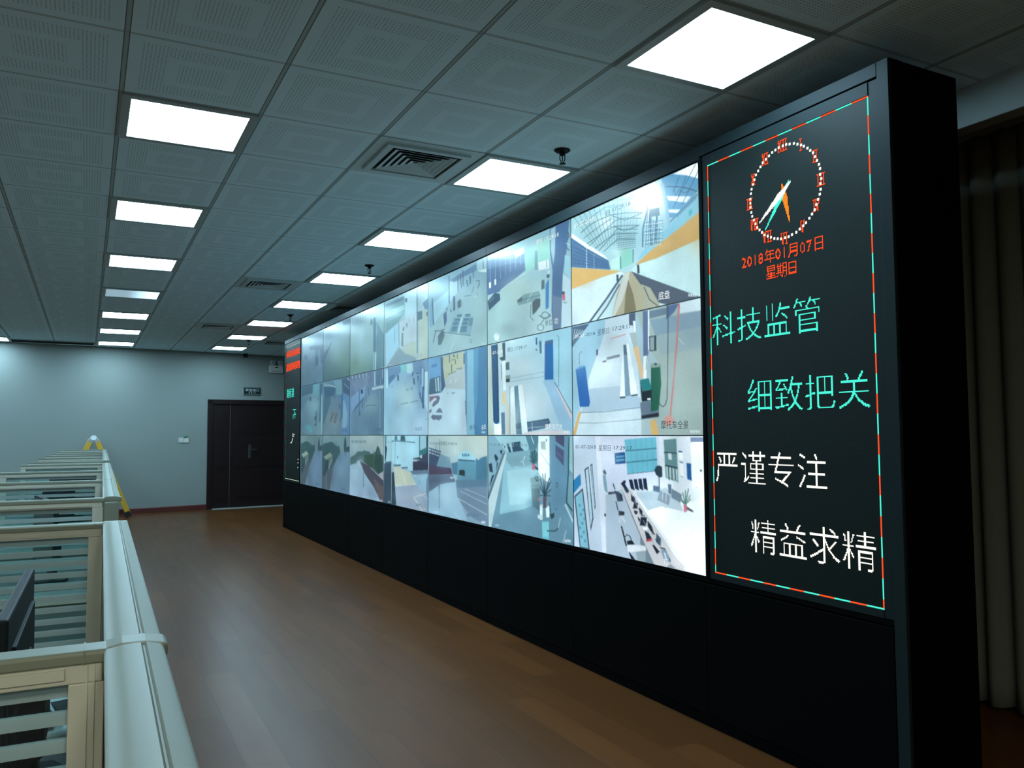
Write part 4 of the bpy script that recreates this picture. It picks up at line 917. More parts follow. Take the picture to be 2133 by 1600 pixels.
p.T('-07-2018', 176, 338, 330, 316, 56, (225, 240, 245)); p.T('期日', 400, 302, 472, 286, 66, (60, 88, 104)); p.T('17:29:17', 505, 278, 678, 244, 58, (60, 88, 104)); p.T('摩托车灯光', 945, 1425, 1196, 1425, 88, (232, 242, 246)); p.mark(1212, 1442, 92, 32)
p.done('middle screen, second from the clock display, showing a tall blue door')

p = Pic(1, 2, CFx, [(130, 178, 198), (115, 165, 190), (105, 150, 172), (92, 136, 162)])
p.P((128, 172, 194), 95, 105, 345, 105, 320, 330, 100, 840); p.P((152, 202, 216), 180, 105, 650, 105, 610, 300, 340, 325)
p.P((140, 196, 216), 335, 320, 610, 300, 760, 560, 760, 1010, 600, 1080, 250, 1120, 300, 560); p.P((164, 216, 232), 340, 560, 600, 520, 750, 560, 650, 660, 650, 900, 560, 980, 380, 1000); p.P((120, 168, 184), 335, 320, 610, 300, 690, 480, 560, 500, 400, 510, 330, 420)
p.P((98, 142, 166), 250, 1120, 560, 1050, 680, 1000, 900, 1090, 1050, 1290, 1195, 1530, 500, 1390, 130, 1290); p.P((84, 116, 132), 292, 335, 335, 300, 112, 935, 95, 890); p.P((188, 218, 228), 332, 300, 338, 372, 292, 560, 140, 1285, 95, 1275, 100, 955)
for q in ((110, 470, 150, 460, 165, 580, 122, 570), (150, 625, 186, 600, 132, 745, 118, 760), (180, 365, 200, 345, 235, 400, 205, 450), (250, 305, 290, 288, 275, 355), (215, 450, 232, 455, 205, 560), (305, 240, 322, 245, 318, 275)): p.P((36, 62, 82), *q)
p.P((34, 64, 90), 340, 215, 368, 200, 400, 320, 372, 325); p.P((40, 74, 98), 400, 200, 515, 182, 520, 255, 565, 300, 420, 318); p.L((210, 228, 232), 12, 572, 370, 552, 440, 512, 442); p.L((210, 228, 232), 9, 552, 445, 565, 492); p.L((190, 215, 222), 8, 445, 512, 500, 515)
p.P((70, 120, 130), 640, 310, 705, 285, 742, 340, 735, 460, 690, 480, 655, 440)
for dx, dy in ((-45, -110), (-20, -160), (15, -180), (40, -130), (50, -70), (-50, -50)): p.L((38, 82, 92), 12, 684, 470, 684 + dx, 470 + dy)
p.P((192, 92, 124), 664, 470, 702, 464, 712, 540, 670, 548); p.P((30, 60, 75), 702, 490, 748, 528, 748, 558, 712, 535)
p.P((218, 242, 247), 745, 108, 892, 108, 894, 705, 840, 690, 760, 612, 745, 560); p.P((170, 196, 200), 778, 186, 836, 180, 840, 292, 782, 280); p.P((70, 95, 110), 843, 150, 855, 150, 855, 180, 843, 180); p.L((150, 185, 195), 7, 770, 320, 890, 490); p.P((80, 130, 150), 580, 108, 745, 108, 745, 200, 720, 280, 640, 300); p.L((190, 225, 230), 10, 655, 115, 690, 210)
p.P((112, 152, 178), 892, 105, 965, 105, 925, 500, 918, 1085, 895, 1000); p.P((100, 150, 182), 940, 105, 1135, 105, 1105, 990, 1045, 1085, 915, 1085, 908, 600); p.P((72, 78, 112), 965, 108, 1078, 108, 1078, 258, 970, 182); p.P((74, 84, 122), 966, 225, 1074, 302, 1072, 498, 966, 372); p.L((130, 140, 170), 5, 972, 320, 1070, 400)
p.P((150, 206, 216), 1130, 105, 1185, 105, 1188, 600, 1140, 535); p.P((118, 168, 188), 1142, 590, 1188, 640, 1190, 1060, 1118, 965); p.L((36, 76, 86), 14, 1140, 115, 1132, 560, 1108, 962, 1186, 1075); p.P((170, 205, 215), 1075, 990, 1105, 985, 1190, 1190, 1188, 1230); p.P((36, 56, 70), 972, 730, 985, 705, 1000, 730, 998, 765, 982, 778); p.P((170, 205, 215), 980, 735, 992, 725, 994, 750, 983, 760)
p.P((112, 152, 162), 640, 655, 718, 632, 772, 720, 652, 742); p.P((72, 100, 110), 652, 742, 770, 728, 760, 1075, 672, 1010); p.P((100, 134, 146), 655, 745, 770, 732, 768, 780, 660, 790); p.P((36, 62, 70), 705, 640, 745, 630, 752, 690, 715, 690); p.P((180, 205, 205), 718, 650, 735, 645, 738, 668, 722, 670); p.P((195, 105, 115), 735, 915, 770, 905, 772, 940, 740, 945)
for q in ((770, 660), (802, 592), (836, 590), (890, 650), (905, 690), (908, 800), (904, 880), (768, 760), (765, 870), (850, 930)): p.L((28, 56, 70), 11, 828, 880, *q)
p.P((92, 76, 96), 806, 890, 848, 890, 846, 1042, 805, 1036); p.P((222, 246, 250), 765, 1000, 802, 985, 800, 1180, 768, 1192); p.P((222, 246, 250), 840, 1040, 888, 1000, 888, 1150, 850, 1162); p.P((205, 232, 238), 735, 1130, 800, 1110, 800, 1190, 740, 1170); p.P((108, 198, 216), 790, 1210, 882, 1205, 882, 1438, 800, 1420)
for i in range(5): p.L((150, 225, 235), 6, 800 + i * 18, 1220, 812 + i * 15, 1400)
p.P((36, 70, 90), 892, 1115, 950, 1100, 952, 1150, 915, 1182); p.L((40, 72, 88), 9, 890, 970, 905, 1095); p.L((172, 198, 208), 10, 1030, 1160, 1000, 1300); p.L((40, 70, 88), 14, 1000, 1290, 970, 1330, 855, 1330); p.L((172, 198, 208), 10, 1105, 1320, 1060, 1485); p.L((60, 90, 105), 9, 960, 1060, 985, 1045)
p.blob(560, 800, 150, 260, (176, 224, 238), .75); p.blob(420, 1180, 260, 90, (92, 138, 162), .5); p.blob(700, 980, 90, 70, (80, 122, 146), .5); p.blob(820, 560, 50, 160, (228, 248, 250), .6); p.blob(1000, 640, 60, 260, (92, 142, 172), .5); p.blob(480, 420, 120, 60, (108, 154, 172), .5)

p.T('01-07-2018', 125, 240, 300, 242, 42, (92, 130, 148)); p.T('星期日', 322, 246, 432, 248, 52, (150, 190, 205)); p.T('17:29:18', 450, 246, 606, 248, 44, (96, 134, 150)); p.mark(1085, 1442, 82, 34); p.mark(195, 1246, 46, 22, (170, 200, 210))
p.done('bottom screen, second from the clock display, showing a lobby with a potted plant')

# --- third column
p = Pic(2, 0, CG, [(135, 185, 198), (115, 158, 180), (138, 180, 192), (150, 190, 195)])
p.blob(1000, 1100, 300, 250, (152, 190, 198), .7); p.blob(1150, 700, 200, 200, (140, 178, 185), .7)
p.P((118, 166, 188), 640, 440, 900, 320, 890, 520, 700, 690, 642, 760); p.P((148, 204, 224), 690, 690, 890, 520, 890, 690, 705, 945); p.P((108, 160, 192), 642, 720, 690, 660, 695, 965, 645, 1010); p.P((160, 205, 220), 900, 420, 1000, 360, 1010, 540, 900, 680)
p.P((84, 124, 160), 900, 390, 1010, 330, 1240, 180, 1252, 262, 1080, 350, 960, 420); p.P((150, 190, 205), 1250, 140, 1375, 85, 1375, 240, 1255, 265); p.P((200, 228, 232), 1255, 270, 1375, 245, 1375, 290, 1300, 285)
for a in ((14, 680, 620, 695, 965), (12, 895, 340, 896, 690), (10, 1005, 330, 1010, 545), (10, 1035, 305, 1055, 490), (10, 1070, 265, 1076, 465), (14, 1165, 340, 1165, 440), (12, 1120, 390, 1135, 475), (9, 1200, 270, 1205, 360), (8, 1330, 130, 1335, 240)): p.L((46, 82, 118), *a)
p.P((48, 80, 122), 820, 830, 860, 788, 866, 910, 836, 992); p.P((54, 86, 130), 945, 600, 972, 598, 972, 770, 948, 788); p.P((60, 88, 96), 1000, 672, 1030, 635, 1052, 650, 1050, 730, 1005, 758); p.P((70, 105, 130), 855, 750, 875, 745, 870, 800); p.P((60, 90, 110), 910, 770, 925, 765, 925, 800, 912, 802)
p.P((120, 166, 182), 945, 875, 1205, 860, 1168, 1108, 880, 1070); p.L((165, 205, 212), 20, 1060, 870, 1010, 1080)
for q in ((1000, 838, 1058, 832, 1055, 862, 995, 868), (1100, 834, 1168, 828, 1165, 858, 1096, 862), (970, 892, 1038, 886, 1032, 918, 962, 924), (1078, 888, 1148, 882, 1145, 915, 1072, 922), (948, 940, 1018, 934, 1010, 968, 940, 974), (1064, 936, 1136, 930, 1132, 968, 1056, 974), (935, 992, 1005, 986, 992, 1050, 915, 1052), (1048, 990, 1125, 985, 1115, 1060, 1030, 1062)): p.P((76, 122, 146), *q); p.L((44, 80, 100), 7, q[0], q[1], q[2], q[3])
p.P((96, 130, 150), 1150, 880, 1205, 870, 1190, 980, 1145, 980); p.P((50, 82, 90), 752, 1110, 800, 1035, 836, 1055, 832, 1120, 795, 1215, 755, 1225); p.L((56, 86, 100), 12, 705, 1045, 780, 1040, 838, 1022); p.L((60, 90, 105), 10, 722, 1050, 690, 1192); p.L((70, 100, 110), 9, 840, 1060, 1170, 1102)
p.L((60, 95, 110), 10, 1240, 400, 1285, 400, 1262, 500); p.L((60, 95, 110), 10, 1265, 455, 1290, 455); p.P((118, 144, 142), 1175, 550, 1205, 470, 1222, 470, 1198, 558); p.L((80, 118, 130), 10, 1090, 600, 1180, 580); p.P((170, 200, 195), 1205, 600, 1250, 590, 1240, 615); p.L((80, 118, 130), 9, 1255, 540, 1258, 590); p.L((182, 216, 222), 10, 902, 1320, 930, 1250, 965, 1175)
p.T('车', 1155, 1202, 1200, 1196, 58, (105, 145, 152)); p.mark(1308, 1203, 46, 14, (190, 215, 218))
p.blob(1000, 1200, 220, 110, (158, 196, 202), .5); p.blob(1290, 700, 70, 260, (156, 192, 194), .5); p.blob(760, 800, 80, 100, (160, 206, 222), .4)
p.done('top screen, third from the clock display, showing a grey roller platform')

p = Pic(2, 1, CH, [(120, 165, 190), (90, 140, 180), (172, 202, 218), (100, 150, 185)])
p.P((172, 206, 222), 825, 560, 1100, 640, 1440, 560, 1462, 1495, 822, 1495); 
p.P((168, 182, 156), 1025, 190, 1425, 95, 1425, 330, 1190, 470, 1092, 610, 1050, 450); p.P((166, 186, 190), 1095, 590, 1190, 470, 1425, 330, 1445, 740, 1240, 720, 1050, 700)
for a in ((12, 1170, 150, 1170, 285), (12, 1205, 310, 1205, 435), (12, 1265, 230, 1270, 312), (9, 1285, 392, 1385, 376), (9, 1140, 482, 1275, 432), (12, 1055, 195, 1055, 330), (10, 1300, 140, 1300, 220), (8, 1195, 245, 1260, 232), (16, 1240, 150, 1250, 200)): p.L((66, 82, 84), *a)
p.P((66, 100, 140), 1402, 130, 1426, 128, 1426, 300, 1402, 302); p.P((84, 132, 170), 1425, 98, 1468, 88, 1462, 1480, 1440, 1150, 1432, 600); p.P((122, 178, 204), 1465, 88, 1575, 60, 1590, 1495, 1458, 1495); p.P((68, 126, 170), 1572, 60, 1800, -5, 1805, 1495, 1588, 1495); p.P((84, 146, 186), 1572, 60, 1650, 40, 1640, 900, 1590, 1200); p.L((50, 80, 112), 16, 1438, 920, 1445, 1155)
p.P((94, 150, 196), 830, 215, 1022, 180, 1016, 492, 832, 562); p.P((66, 120, 176), 870, 320, 960, 300, 960, 350, 872, 366); p.P((60, 96, 122), 832, 562, 1016, 500, 1022, 785, 828, 822); p.L((160, 190, 202), 18, 938, 545, 952, 768); p.L((160, 192, 205), 28, 980, 530, 992, 762); p.P((52, 88, 130), 1020, 185, 1042, 185, 1085, 570, 1098, 660, 1032, 785); p.P((40, 66, 92), 1032, 785, 1060, 700, 1098, 655, 1095, 680)
p.L((216, 186, 188), 9, 832, 830, 990, 824); p.P((110, 104, 128), 832, 850, 990, 832, 1000, 868, 920, 872, 838, 955); p.P((90, 106, 132), 875, 1010, 905, 935, 955, 900, 945, 850, 1000, 838, 1012, 880, 982, 960, 905, 1018); p.P((202, 196, 208), 850, 935, 930, 870, 940, 890, 912, 925, 852, 972)
p.P((92, 108, 134), 938, 1112, 992, 1042, 1020, 1045, 1040, 1075, 1058, 1122); p.P((92, 108, 134), 858, 1192, 890, 1150, 950, 1160, 1048, 1160, 1040, 1212, 990, 1248, 950, 1228, 900, 1240); p.P((92, 108, 134), 830, 1085, 872, 1050, 868, 1100, 834, 1128)
p.L((212, 226, 226), 10, 1172, 632, 1196, 568); p.L((212, 226, 226), 10, 1266, 612, 1286, 548); p.P((86, 108, 120), 1200, 786, 1278, 774, 1232, 806); p.P((96, 118, 128), 1125, 792, 1150, 790, 1140, 805)
p.T('摩托', 1505, 1402, 1610, 1386, 72, (52, 94, 130)); p.T('右后', 1705, 1398, 1778, 1382, 78, (222, 238, 242)); p.mark(1705, 1430, 60, 26)
p.blob(1230, 1050, 160, 260, (182, 212, 228), .6); p.blob(1400, 1200, 40, 240, (168, 178, 196), .5); p.blob(1700, 700, 90, 500, (64, 118, 160), .4)
p.done('middle screen, third from the clock display, showing dark puddle shapes')

p = Pic(2, 2, CI, [(170, 200, 204), (196, 212, 204), (120, 156, 188), (128, 166, 188)])
p.P((72, 62, 88), 750, 540, 880, 570, 1095, 635, 1105, 715, 748, 725); p.P((56, 74, 104), 752, 400, 900, 430, 1070, 470, 1095, 640, 752, 560); p.P((72, 92, 122), 752, 305, 935, 365, 945, 450, 752, 400); p.L((178, 202, 210), 16, 752, 335, 940, 398); p.L((165, 190, 202), 14, 752, 378, 905, 438)
for i in range(4): p.L((60, 78, 104), 8, 790 + i * 38, 330 + i * 12, 790 + i * 38, 430)
p.P((108, 150, 172), 920, 410, 990, 430, 1070, 460, 1092, 620, 960, 600, 870, 590); p.P((74, 122, 152), 1090, 545, 1190, 525, 1205, 725, 1112, 715); p.L((70, 95, 115), 6, 918, 180, 918, 370); p.L((70, 95, 115), 5, 855, 280, 855, 340)
p.P((94, 156, 182), 1190, 490, 1452, 500, 1465, 870, 1175, 870); p.P((40, 84, 116), 1200, 482, 1450, 502, 1450, 520, 1200, 505); p.P((156, 212, 230), 1188, 432, 1312, 342, 1468, 462, 1458, 502, 1200, 482)
for i in range(4): p.P((58, 106, 142), 1258 + i * 30, 402, 1274 + i * 30, 402, 1274 + i * 30, 444, 1258 + i * 30, 440)
p.P((34, 52, 52), 1212, 650, 1285, 648, 1298, 670, 1296, 745, 1208, 722); p.P((66, 122, 154), 1460, 470, 1500, 500, 1545, 460, 1632, 435, 1632, 810, 1462, 850)
p.P((84, 106, 132), 748, 722, 1110, 720, 1155, 830, 1000, 850, 930, 880, 750, 980); p.P((170, 196, 206), 1060, 765, 1090, 745, 1138, 770, 1100, 785); p.P((146, 188, 214), 750, 985, 935, 860, 1155, 832, 1180, 1050, 1255, 1180, 1330, 1420, 1100, 1370, 745, 1288); p.P((92, 122, 150), 898, 880, 920, 870, 915, 1240, 900, 1230); p.P((108, 138, 164), 1160, 830, 1632, 800, 1640, 1490, 1420, 1380, 1260, 1190, 1182, 1050); p.P((88, 124, 152), 1160, 800, 1632, 790, 1632, 900, 1175, 920)
for a in ((9, 1190, 1075, 1632, 1328), (7, 1230, 970, 1632, 1168), (6, 1290, 930, 1632, 1072), (9, 945, 1085, 1002, 1152), (10, 1125, 1285, 1235, 1398)): p.L((186, 204, 216), *a)
p.blob(1000, 1040, 150, 190, (168, 204, 224), .7); p.blob(840, 800, 130, 60, (74, 92, 118), .6); p.blob(860, 1180, 120, 120, (122, 156, 184), .5); p.blob(1540, 680, 120, 140, (76, 130, 160), .6); p.blob(1330, 800, 120, 70, (90, 130, 156), .6); p.blob(1100, 470, 90, 50, (150, 186, 196), .5); p.blob(960, 560, 90, 70, (96, 132, 152), .5)

p.T('01-07-2018', 772, 264, 915, 268, 46, (58, 80, 90)); p.T('星期日', 930, 272, 1028, 274, 58, (70, 92, 100)); p.T('17:29:18', 1045, 268, 1176, 270, 48, (58, 80, 90)); p.mark(1545, 1425, 66, 30); p.mark(820, 1272, 80, 22, (180, 202, 214)); p.mark(1330, 1305, 190, 50, (96, 128, 156))
p.done('bottom screen, third from the clock display, showing a gabled house')

# --- fourth column
p = Pic(3, 0, CK, [(120, 170, 180), (150, 195, 215), (125, 155, 168), (155, 182, 168)])
p.P((170, 198, 212), 815, 470, 1090, 300, 1085, 1010, 830, 960, 815, 830); p.blob(950, 850, 120, 120, (160, 188, 180), .5); p.P((160, 184, 172), 880, 820, 1085, 760, 1085, 1040, 840, 975)
p.P((100, 150, 160), 590, 190, 890, 50, 900, 300, 795, 465, 592, 645); p.P((80, 120, 140), 590, 190, 890, 50, 890, 110, 590, 235); p.P((140, 196, 200), 590, 310, 890, 190, 895, 265, 592, 410); p.P((84, 134, 142), 592, 480, 900, 320, 795, 465, 592, 640)
p.P((140, 196, 220), 595, 658, 795, 480, 812, 835, 600, 1185); p.L((112, 156, 176), 10, 736, 540, 742, 795); p.L((98, 145, 165), 10, 800, 470, 812, 832); p.P((160, 206, 222), 900, 50, 1085, -75, 1092, 295, 905, 410); p.P((118, 148, 164), 600, 1188, 820, 868, 900, 960, 1085, 1035, 1085, 1095)
p.P((90, 126, 166), 1180, 160, 1285, 50, 1285, 260, 1215, 260); p.P((150, 195, 210), 1115, -80, 1285, -165, 1285, 60, 1180, 170, 1120, 200); p.P((162, 188, 178), 1115, 300, 1285, 270, 1285, 1050, 1110, 1090); p.L((92, 134, 150), 22, 1095, -80, 1100, 1085); p.P((150, 178, 182), 1080, 960, 1115, 955, 1112, 1085, 1080, 1092); p.P((58, 98, 118), 1090, 306, 1176, 282, 1180, 412, 1100, 442); p.P((85, 120, 145), 1240, 310, 1280, 300, 1275, 375, 1245, 370)
p.L((80, 122, 140), 30, 865, 635, 858, 850); p.L((60, 96, 116), 18, 885, 545, 872, 605); p.P((110, 150, 172), 915, 490, 950, 480, 945, 545, 920, 545); p.P((70, 105, 125), 900, 90, 935, 80, 940, 140, 905, 150); p.L((80, 120, 140), 6, 970, 400, 972, 470); p.L((80, 120, 140), 6, 1035, 380, 1036, 470); p.mark(1130, 965, 50, 50, (150, 172, 160)); p.mark(655, 1142, 50, 12, (165, 190, 200))
p.blob(950, 700, 90, 150, (180, 204, 214), .5); p.blob(740, 330, 120, 50, (150, 204, 206), .6); p.blob(900, 1030, 140, 50, (112, 146, 160), .5)
p.done('top screen, fourth from the clock display, showing a dark square sign on a post')

p = Pic(3, 1, CM, [(130, 175, 200), (110, 155, 195), (140, 186, 208), (155, 190, 216)])
p.blob(1080, 800, 160, 260, (165, 200, 206), .9); p.blob(1300, 1300, 250, 150, (160, 196, 220), .8)
p.P((90, 132, 170), 735, 245, 970, 190, 978, 310, 860, 430, 742, 580); p.P((66, 110, 150), 745, 400, 860, 350, 850, 440, 750, 540); p.P((165, 206, 216), 700, 275, 735, 265, 742, 600, 705, 620); p.P((110, 182, 192), 970, 192, 1190, 145, 1190, 305, 985, 335); p.P((165, 208, 220), 1085, 170, 1195, 150, 1200, 330, 1090, 335); p.P((100, 142, 182), 1190, 130, 1492, 65, 1492, 285, 1320, 350, 1230, 330)
for i in range(4): p.L((150, 190, 215), 7, 1400, 120 + i * 42, 1490, 140 + i * 42)
p.P((176, 214, 234), 1420, 312, 1492, 292, 1492, 1110, 1420, 900); p.P((150, 195, 222), 1360, 250, 1410, 240, 1410, 650, 1360, 640); p.P((110, 152, 192), 1278, 440, 1352, 440, 1345, 810, 1302, 720); p.L((50, 98, 145), 14, 1350, 210, 1350, 545); p.L((50, 98, 140), 14, 1408, 230, 1405, 650); p.L((50, 100, 146), 32, 1385, 665, 1390, 985); p.P((60, 100, 140), 1370, 580, 1410, 575, 1410, 660, 1372, 660); p.L((64, 108, 150), 26, 1335, 690, 1340, 800); p.L((64, 108, 150), 18, 1358, 780, 1360, 878); p.P((70, 110, 160), 1280, 380, 1315, 370, 1312, 460, 1285, 470)
p.L((44, 80, 112), 28, 926, 365, 928, 470); p.L((48, 84, 112), 24, 1215, 420, 1226, 542); p.L((54, 90, 120), 22, 1205, 300, 1190, 392); p.L((54, 90, 120), 20, 1260, 340, 1320, 330); p.P((54, 90, 120), 780, 575, 795, 570, 790, 600); p.P((54, 90, 120), 808, 568, 826, 562, 818, 595)
p.P((116, 150, 164), 1072, 618, 1122, 606, 1122, 652, 1074, 662); p.P((116, 150, 164), 1152, 596, 1202, 584, 1202, 630, 1154, 642); p.L((118, 154, 166), 9, 1088, 412, 1185, 390); p.L((118, 154, 166), 7, 1072, 460, 1182, 434); p.L((118, 154, 166), 6, 1040, 480, 1042, 556, 1070, 550, 1070, 465); p.L((84, 124, 148), 14, 980, 912, 1045, 892, 1115, 880); p.L((84, 124, 148), 14, 1152, 876, 1220, 858, 1302, 842); p.P((100, 140, 170), 1425, 1190, 1492, 1165, 1492, 1185, 1440, 1192)
p.T('车全景', 1246, 1396, 1366, 1392, 66, (84, 118, 146)); p.L((170, 200, 212), 4, 700, 800, 740, 700)
p.blob(1000, 700, 160, 160, (160, 200, 208), .5); p.blob(1100, 1150, 240, 160, (150, 194, 212), .5); p.blob(760, 1000, 80, 300, (128, 178, 208), .5)
p.done('middle screen, fourth from the clock display, showing a wide pale hall floor')

p = Pic(3, 2, CO, [(150, 196, 214), (150, 200, 218), (130, 155, 180), (130, 165, 190)])
p.P((156, 206, 226), 805, 112, 1320, 112, 1312, 470, 1198, 770, 860, 655, 808, 560); p.P((120, 155, 165), 680, 112, 805, 112, 805, 600, 680, 620)
p.P((150, 196, 212), 720, 112, 805, 112, 805, 590, 700, 590); p.P((36, 66, 76), 680, 112, 692, 112, 690, 290, 722, 330, 718, 400, 700, 560, 680, 600); p.P((52, 74, 94), 668, 625, 800, 605, 802, 1385, 658, 1358); p.P((70, 90, 106), 690, 600, 800, 585, 802, 612, 690, 625)
p.P((50, 86, 102), 978, 114, 1048, 114, 1062, 212, 968, 212); p.P((80, 118, 132), 865, 114, 905, 114, 915, 200, 860, 200); p.L((58, 96, 112), 16, 808, 212, 1000, 214, 1242, 240); p.L((82, 126, 142), 6, 876, 114, 870, 645); p.P((60, 95, 110), 908, 490, 925, 490, 925, 530, 908, 530); p.L((110, 155, 170), 6, 1032, 520, 1032, 575)
p.P((178, 192, 178), 846, 690, 972, 682, 1002, 742, 1140, 772, 1262, 1010, 878, 1042); p.L((205, 208, 176), 9, 985, 740, 1078, 1032); p.L((200, 208, 190), 8, 850, 700, 876, 1030); p.L((224, 228, 214), 12, 876, 1044, 1060, 1036, 1258, 1010); p.P((58, 92, 108), 845, 650, 976, 646, 976, 674, 848, 678); p.P((58, 92, 108), 988, 696, 1104, 692, 1104, 718, 990, 720); p.P((150, 168, 172), 850, 680, 970, 676, 972, 690, 852, 694)
p.P((142, 162, 186), 878, 1052, 1258, 1018, 1445, 1185, 1475, 1540, 895, 1415); p.P((40, 64, 80), 808, 800, 850, 780, 892, 1408, 803, 1388); p.L((150, 175, 185), 6, 806, 640, 800, 1360)
p.P((48, 50, 74), 1200, 590, 1485, 540, 1485, 755, 1200, 765); p.P((55, 62, 92), 1370, 480, 1485, 320, 1485, 610, 1340, 610); p.P((44, 114, 118), 1318, 395, 1450, 330, 1485, 322, 1440, 445, 1325, 490); p.L((50, 90, 112), 15, 1325, 114, 1325, 505); p.L((44, 82, 110), 36, 1466, 114, 1466, 335); p.P((36, 60, 70), 1200, 532, 1340, 508, 1385, 560, 1210, 552); p.P((180, 205, 210), 1330, 480, 1368, 470, 1368, 530, 1335, 520); p.P((150, 180, 190), 1205, 555, 1275, 555, 1280, 590, 1210, 590)
p.P((132, 172, 198), 1150, 780, 1485, 750, 1480, 1220, 1262, 1015); p.P((88, 114, 140), 1145, 768, 1485, 750, 1485, 815, 1220, 840); p.P((175, 205, 215), 1200, 845, 1280, 835, 1225, 870); p.L((72, 110, 145), 9, 1320, 900, 1320, 1000); p.P((100, 135, 165), 1440, 900, 1480, 880, 1478, 1250, 1445, 1170)
p.L((214, 216, 194), 10, 1215, 1252, 1440, 1186); p.L((214, 214, 184), 11, 1215, 1260, 1300, 1380, 1385, 1520); p.L((200, 208, 204), 8, 1380, 1200, 1462, 1292)
p.blob(1080, 1220, 200, 90, (164, 180, 200), .5); p.blob(1350, 900, 110, 70, (150, 190, 212), .5); p.blob(1050, 420, 160, 160, (164, 214, 232), .5)

p.T('01-07-2018', 698, 248, 835, 250, 40, (104, 144, 158)); p.T('17:29:18', 960, 252, 1066, 254, 40, (104, 144, 158)); p.mark(1395, 1462, 44, 28, (180, 200, 212)); p.mark(740, 1325, 46, 28, (180, 196, 204)); p.mark(1255, 1372, 100, 46, (112, 136, 160))
p.done('bottom screen, fourth from the clock display, showing a marked lane by a pale wall')

# --- fifth column
p = Pic(4, 0, CK, [(145, 190, 198), (140, 190, 192), (100, 142, 132), (82, 130, 142)])
p.blob(250, 800, 170, 200, (128, 172, 184), .9); p.blob(130, 1150, 140, 130, (98, 138, 122), .7); p.blob(330, 270, 130, 60, (172, 212, 214), .6); p.blob(160, 450, 100, 90, (104, 140, 162), .8)
for i in range(6): p.L((92, 130, 152), 9, 75 + i * 42, 420 - i * 14, 80 + i * 38, 520 - i * 10)
p.P((122, 172, 176), 452, 440, 588, 380, 588, 700); p.P((74, 124, 140), 448, 460, 586, 705, 584, 1198, 440, 1236); p.P((100, 152, 166), 440, 455, 470, 520, 452, 700, 440, 720); p.L((46, 96, 122), 40, 420, 395, 420, 935); p.L((120, 168, 182), 18, 410, 945, 405, 1235); p.L((164, 208, 218), 18, 440, 950, 432, 1238); p.P((58, 94, 114), 360, 425, 385, 412, 388, 500, 356, 512); p.L((90, 145, 160), 14, 465, 480, 585, 690); p.mark(535, 1172, 28, 16, (160, 190, 195))
p.done('top screen, fifth from the clock display, showing a pale floor with one dark post')
p = Pic(4, 1, CM, [(104, 132, 165), (90, 128, 160), (100, 142, 172), (82, 122, 150)])
p.blob(420, 900, 170, 200, (120, 158, 170), .8); p.P((92, 118, 154), 50, 388, 420, 305, 445, 480, 320, 560, 200, 655, 58, 775)
for i in range(7): p.L((138, 162, 184), 8, 60 + i * 12, 500 + i * 34, 400 - i * 8, 400 + i * 26)
for i in range(5): p.L((165, 190, 200), 14, 80 + i * 65, 382 - i * 14, 90 + i * 62, 450 - i * 12)
p.P((116, 156, 198), 55, 785, 205, 660, 330, 560, 300, 790, 58, 1095); p.P((70, 106, 144), 150, 930, 300, 765, 285, 840, 60, 1095)
for a in ((15, 206, 630, 212, 1130), (11, 305, 790, 306, 912), (11, 335, 730, 336, 862), (17, 380, 600, 385, 748), (22, 270, 875, 270, 990), (9, 420, 560, 425, 640)): p.L((66, 106, 146), *a)
p.P((38, 72, 106), 234, 642, 276, 628, 278, 702, 238, 716); p.P((74, 110, 146), 512, 282, 672, 250, 672, 545, 530, 560); p.L((164, 198, 212), 20, 496, 300, 496, 575); p.L((150, 186, 205), 12, 640, 265, 640, 430); p.L((120, 158, 184), 7, 600, 430, 600, 550); p.P((164, 200, 214), 438, 605, 672, 545, 672, 612, 570, 618, 450, 650); p.P((84, 122, 150), 560, 640, 672, 620, 672, 1482, 590, 1482, 560, 1000); p.L((120, 158, 175), 14, 585, 660, 590, 1440); p.L((58, 92, 112), 10, 318, 940, 420, 922, 522, 930); p.L((118, 150, 170), 5, 430, 1000, 340, 1450); p.L((118, 150, 170), 5, 490, 1100, 400, 1450)
p.P((70, 108, 125), 195, 1040, 228, 1040, 225, 1125, 195, 1130); p.mark(612, 1435, 36, 18, (160, 188, 198)); p.mark(500, 1350, 110, 60, (74, 112, 138))
p.done('middle screen, fifth from the clock display, showing a dim hall with thin posts')
p = Pic(4, 2, CO, [(150, 178, 184), (165, 190, 190), (110, 145, 175), (120, 130, 160)])
p.P((148, 184, 210), 40, 660, 190, 555, 240, 650, 390, 900, 560, 1200, 590, 1330, 18, 1218); p.blob(300, 1200, 120, 60, (150, 165, 195), .6)
p.P((66, 102, 108), 42, 515, 120, 470, 180, 405, 282, 402, 292, 368, 312, 392, 400, 408, 412, 446, 480, 440, 465, 400, 512, 420, 540, 290, 582, 345, 600, 440, 668, 500, 660, 800, 560, 830, 440, 720, 230, 560, 150, 620, 42, 655); p.P((38, 70, 66), 500, 460, 540, 310, 580, 380, 640, 560, 640, 765, 560, 825, 480, 700); p.P((50, 84, 70), 300, 470, 480, 450, 500, 700, 440, 720, 300, 600)
p.P((72, 72, 88), 220, 580, 430, 700, 662, 950, 660, 1360, 575, 1280, 470, 1060, 300, 800); p.P((98, 88, 92), 470, 900, 662, 1080, 660, 1360, 580, 1290); p.P((166, 172, 182), 560, 830, 662, 765, 660, 945); p.L((190, 200, 206), 8, 415, 705, 660, 945); p.P((118, 150, 172), 275, 770, 302, 790, 292, 1085, 275, 1065); p.P((165, 200, 215), 165, 580, 215, 560, 220, 680, 170, 660)
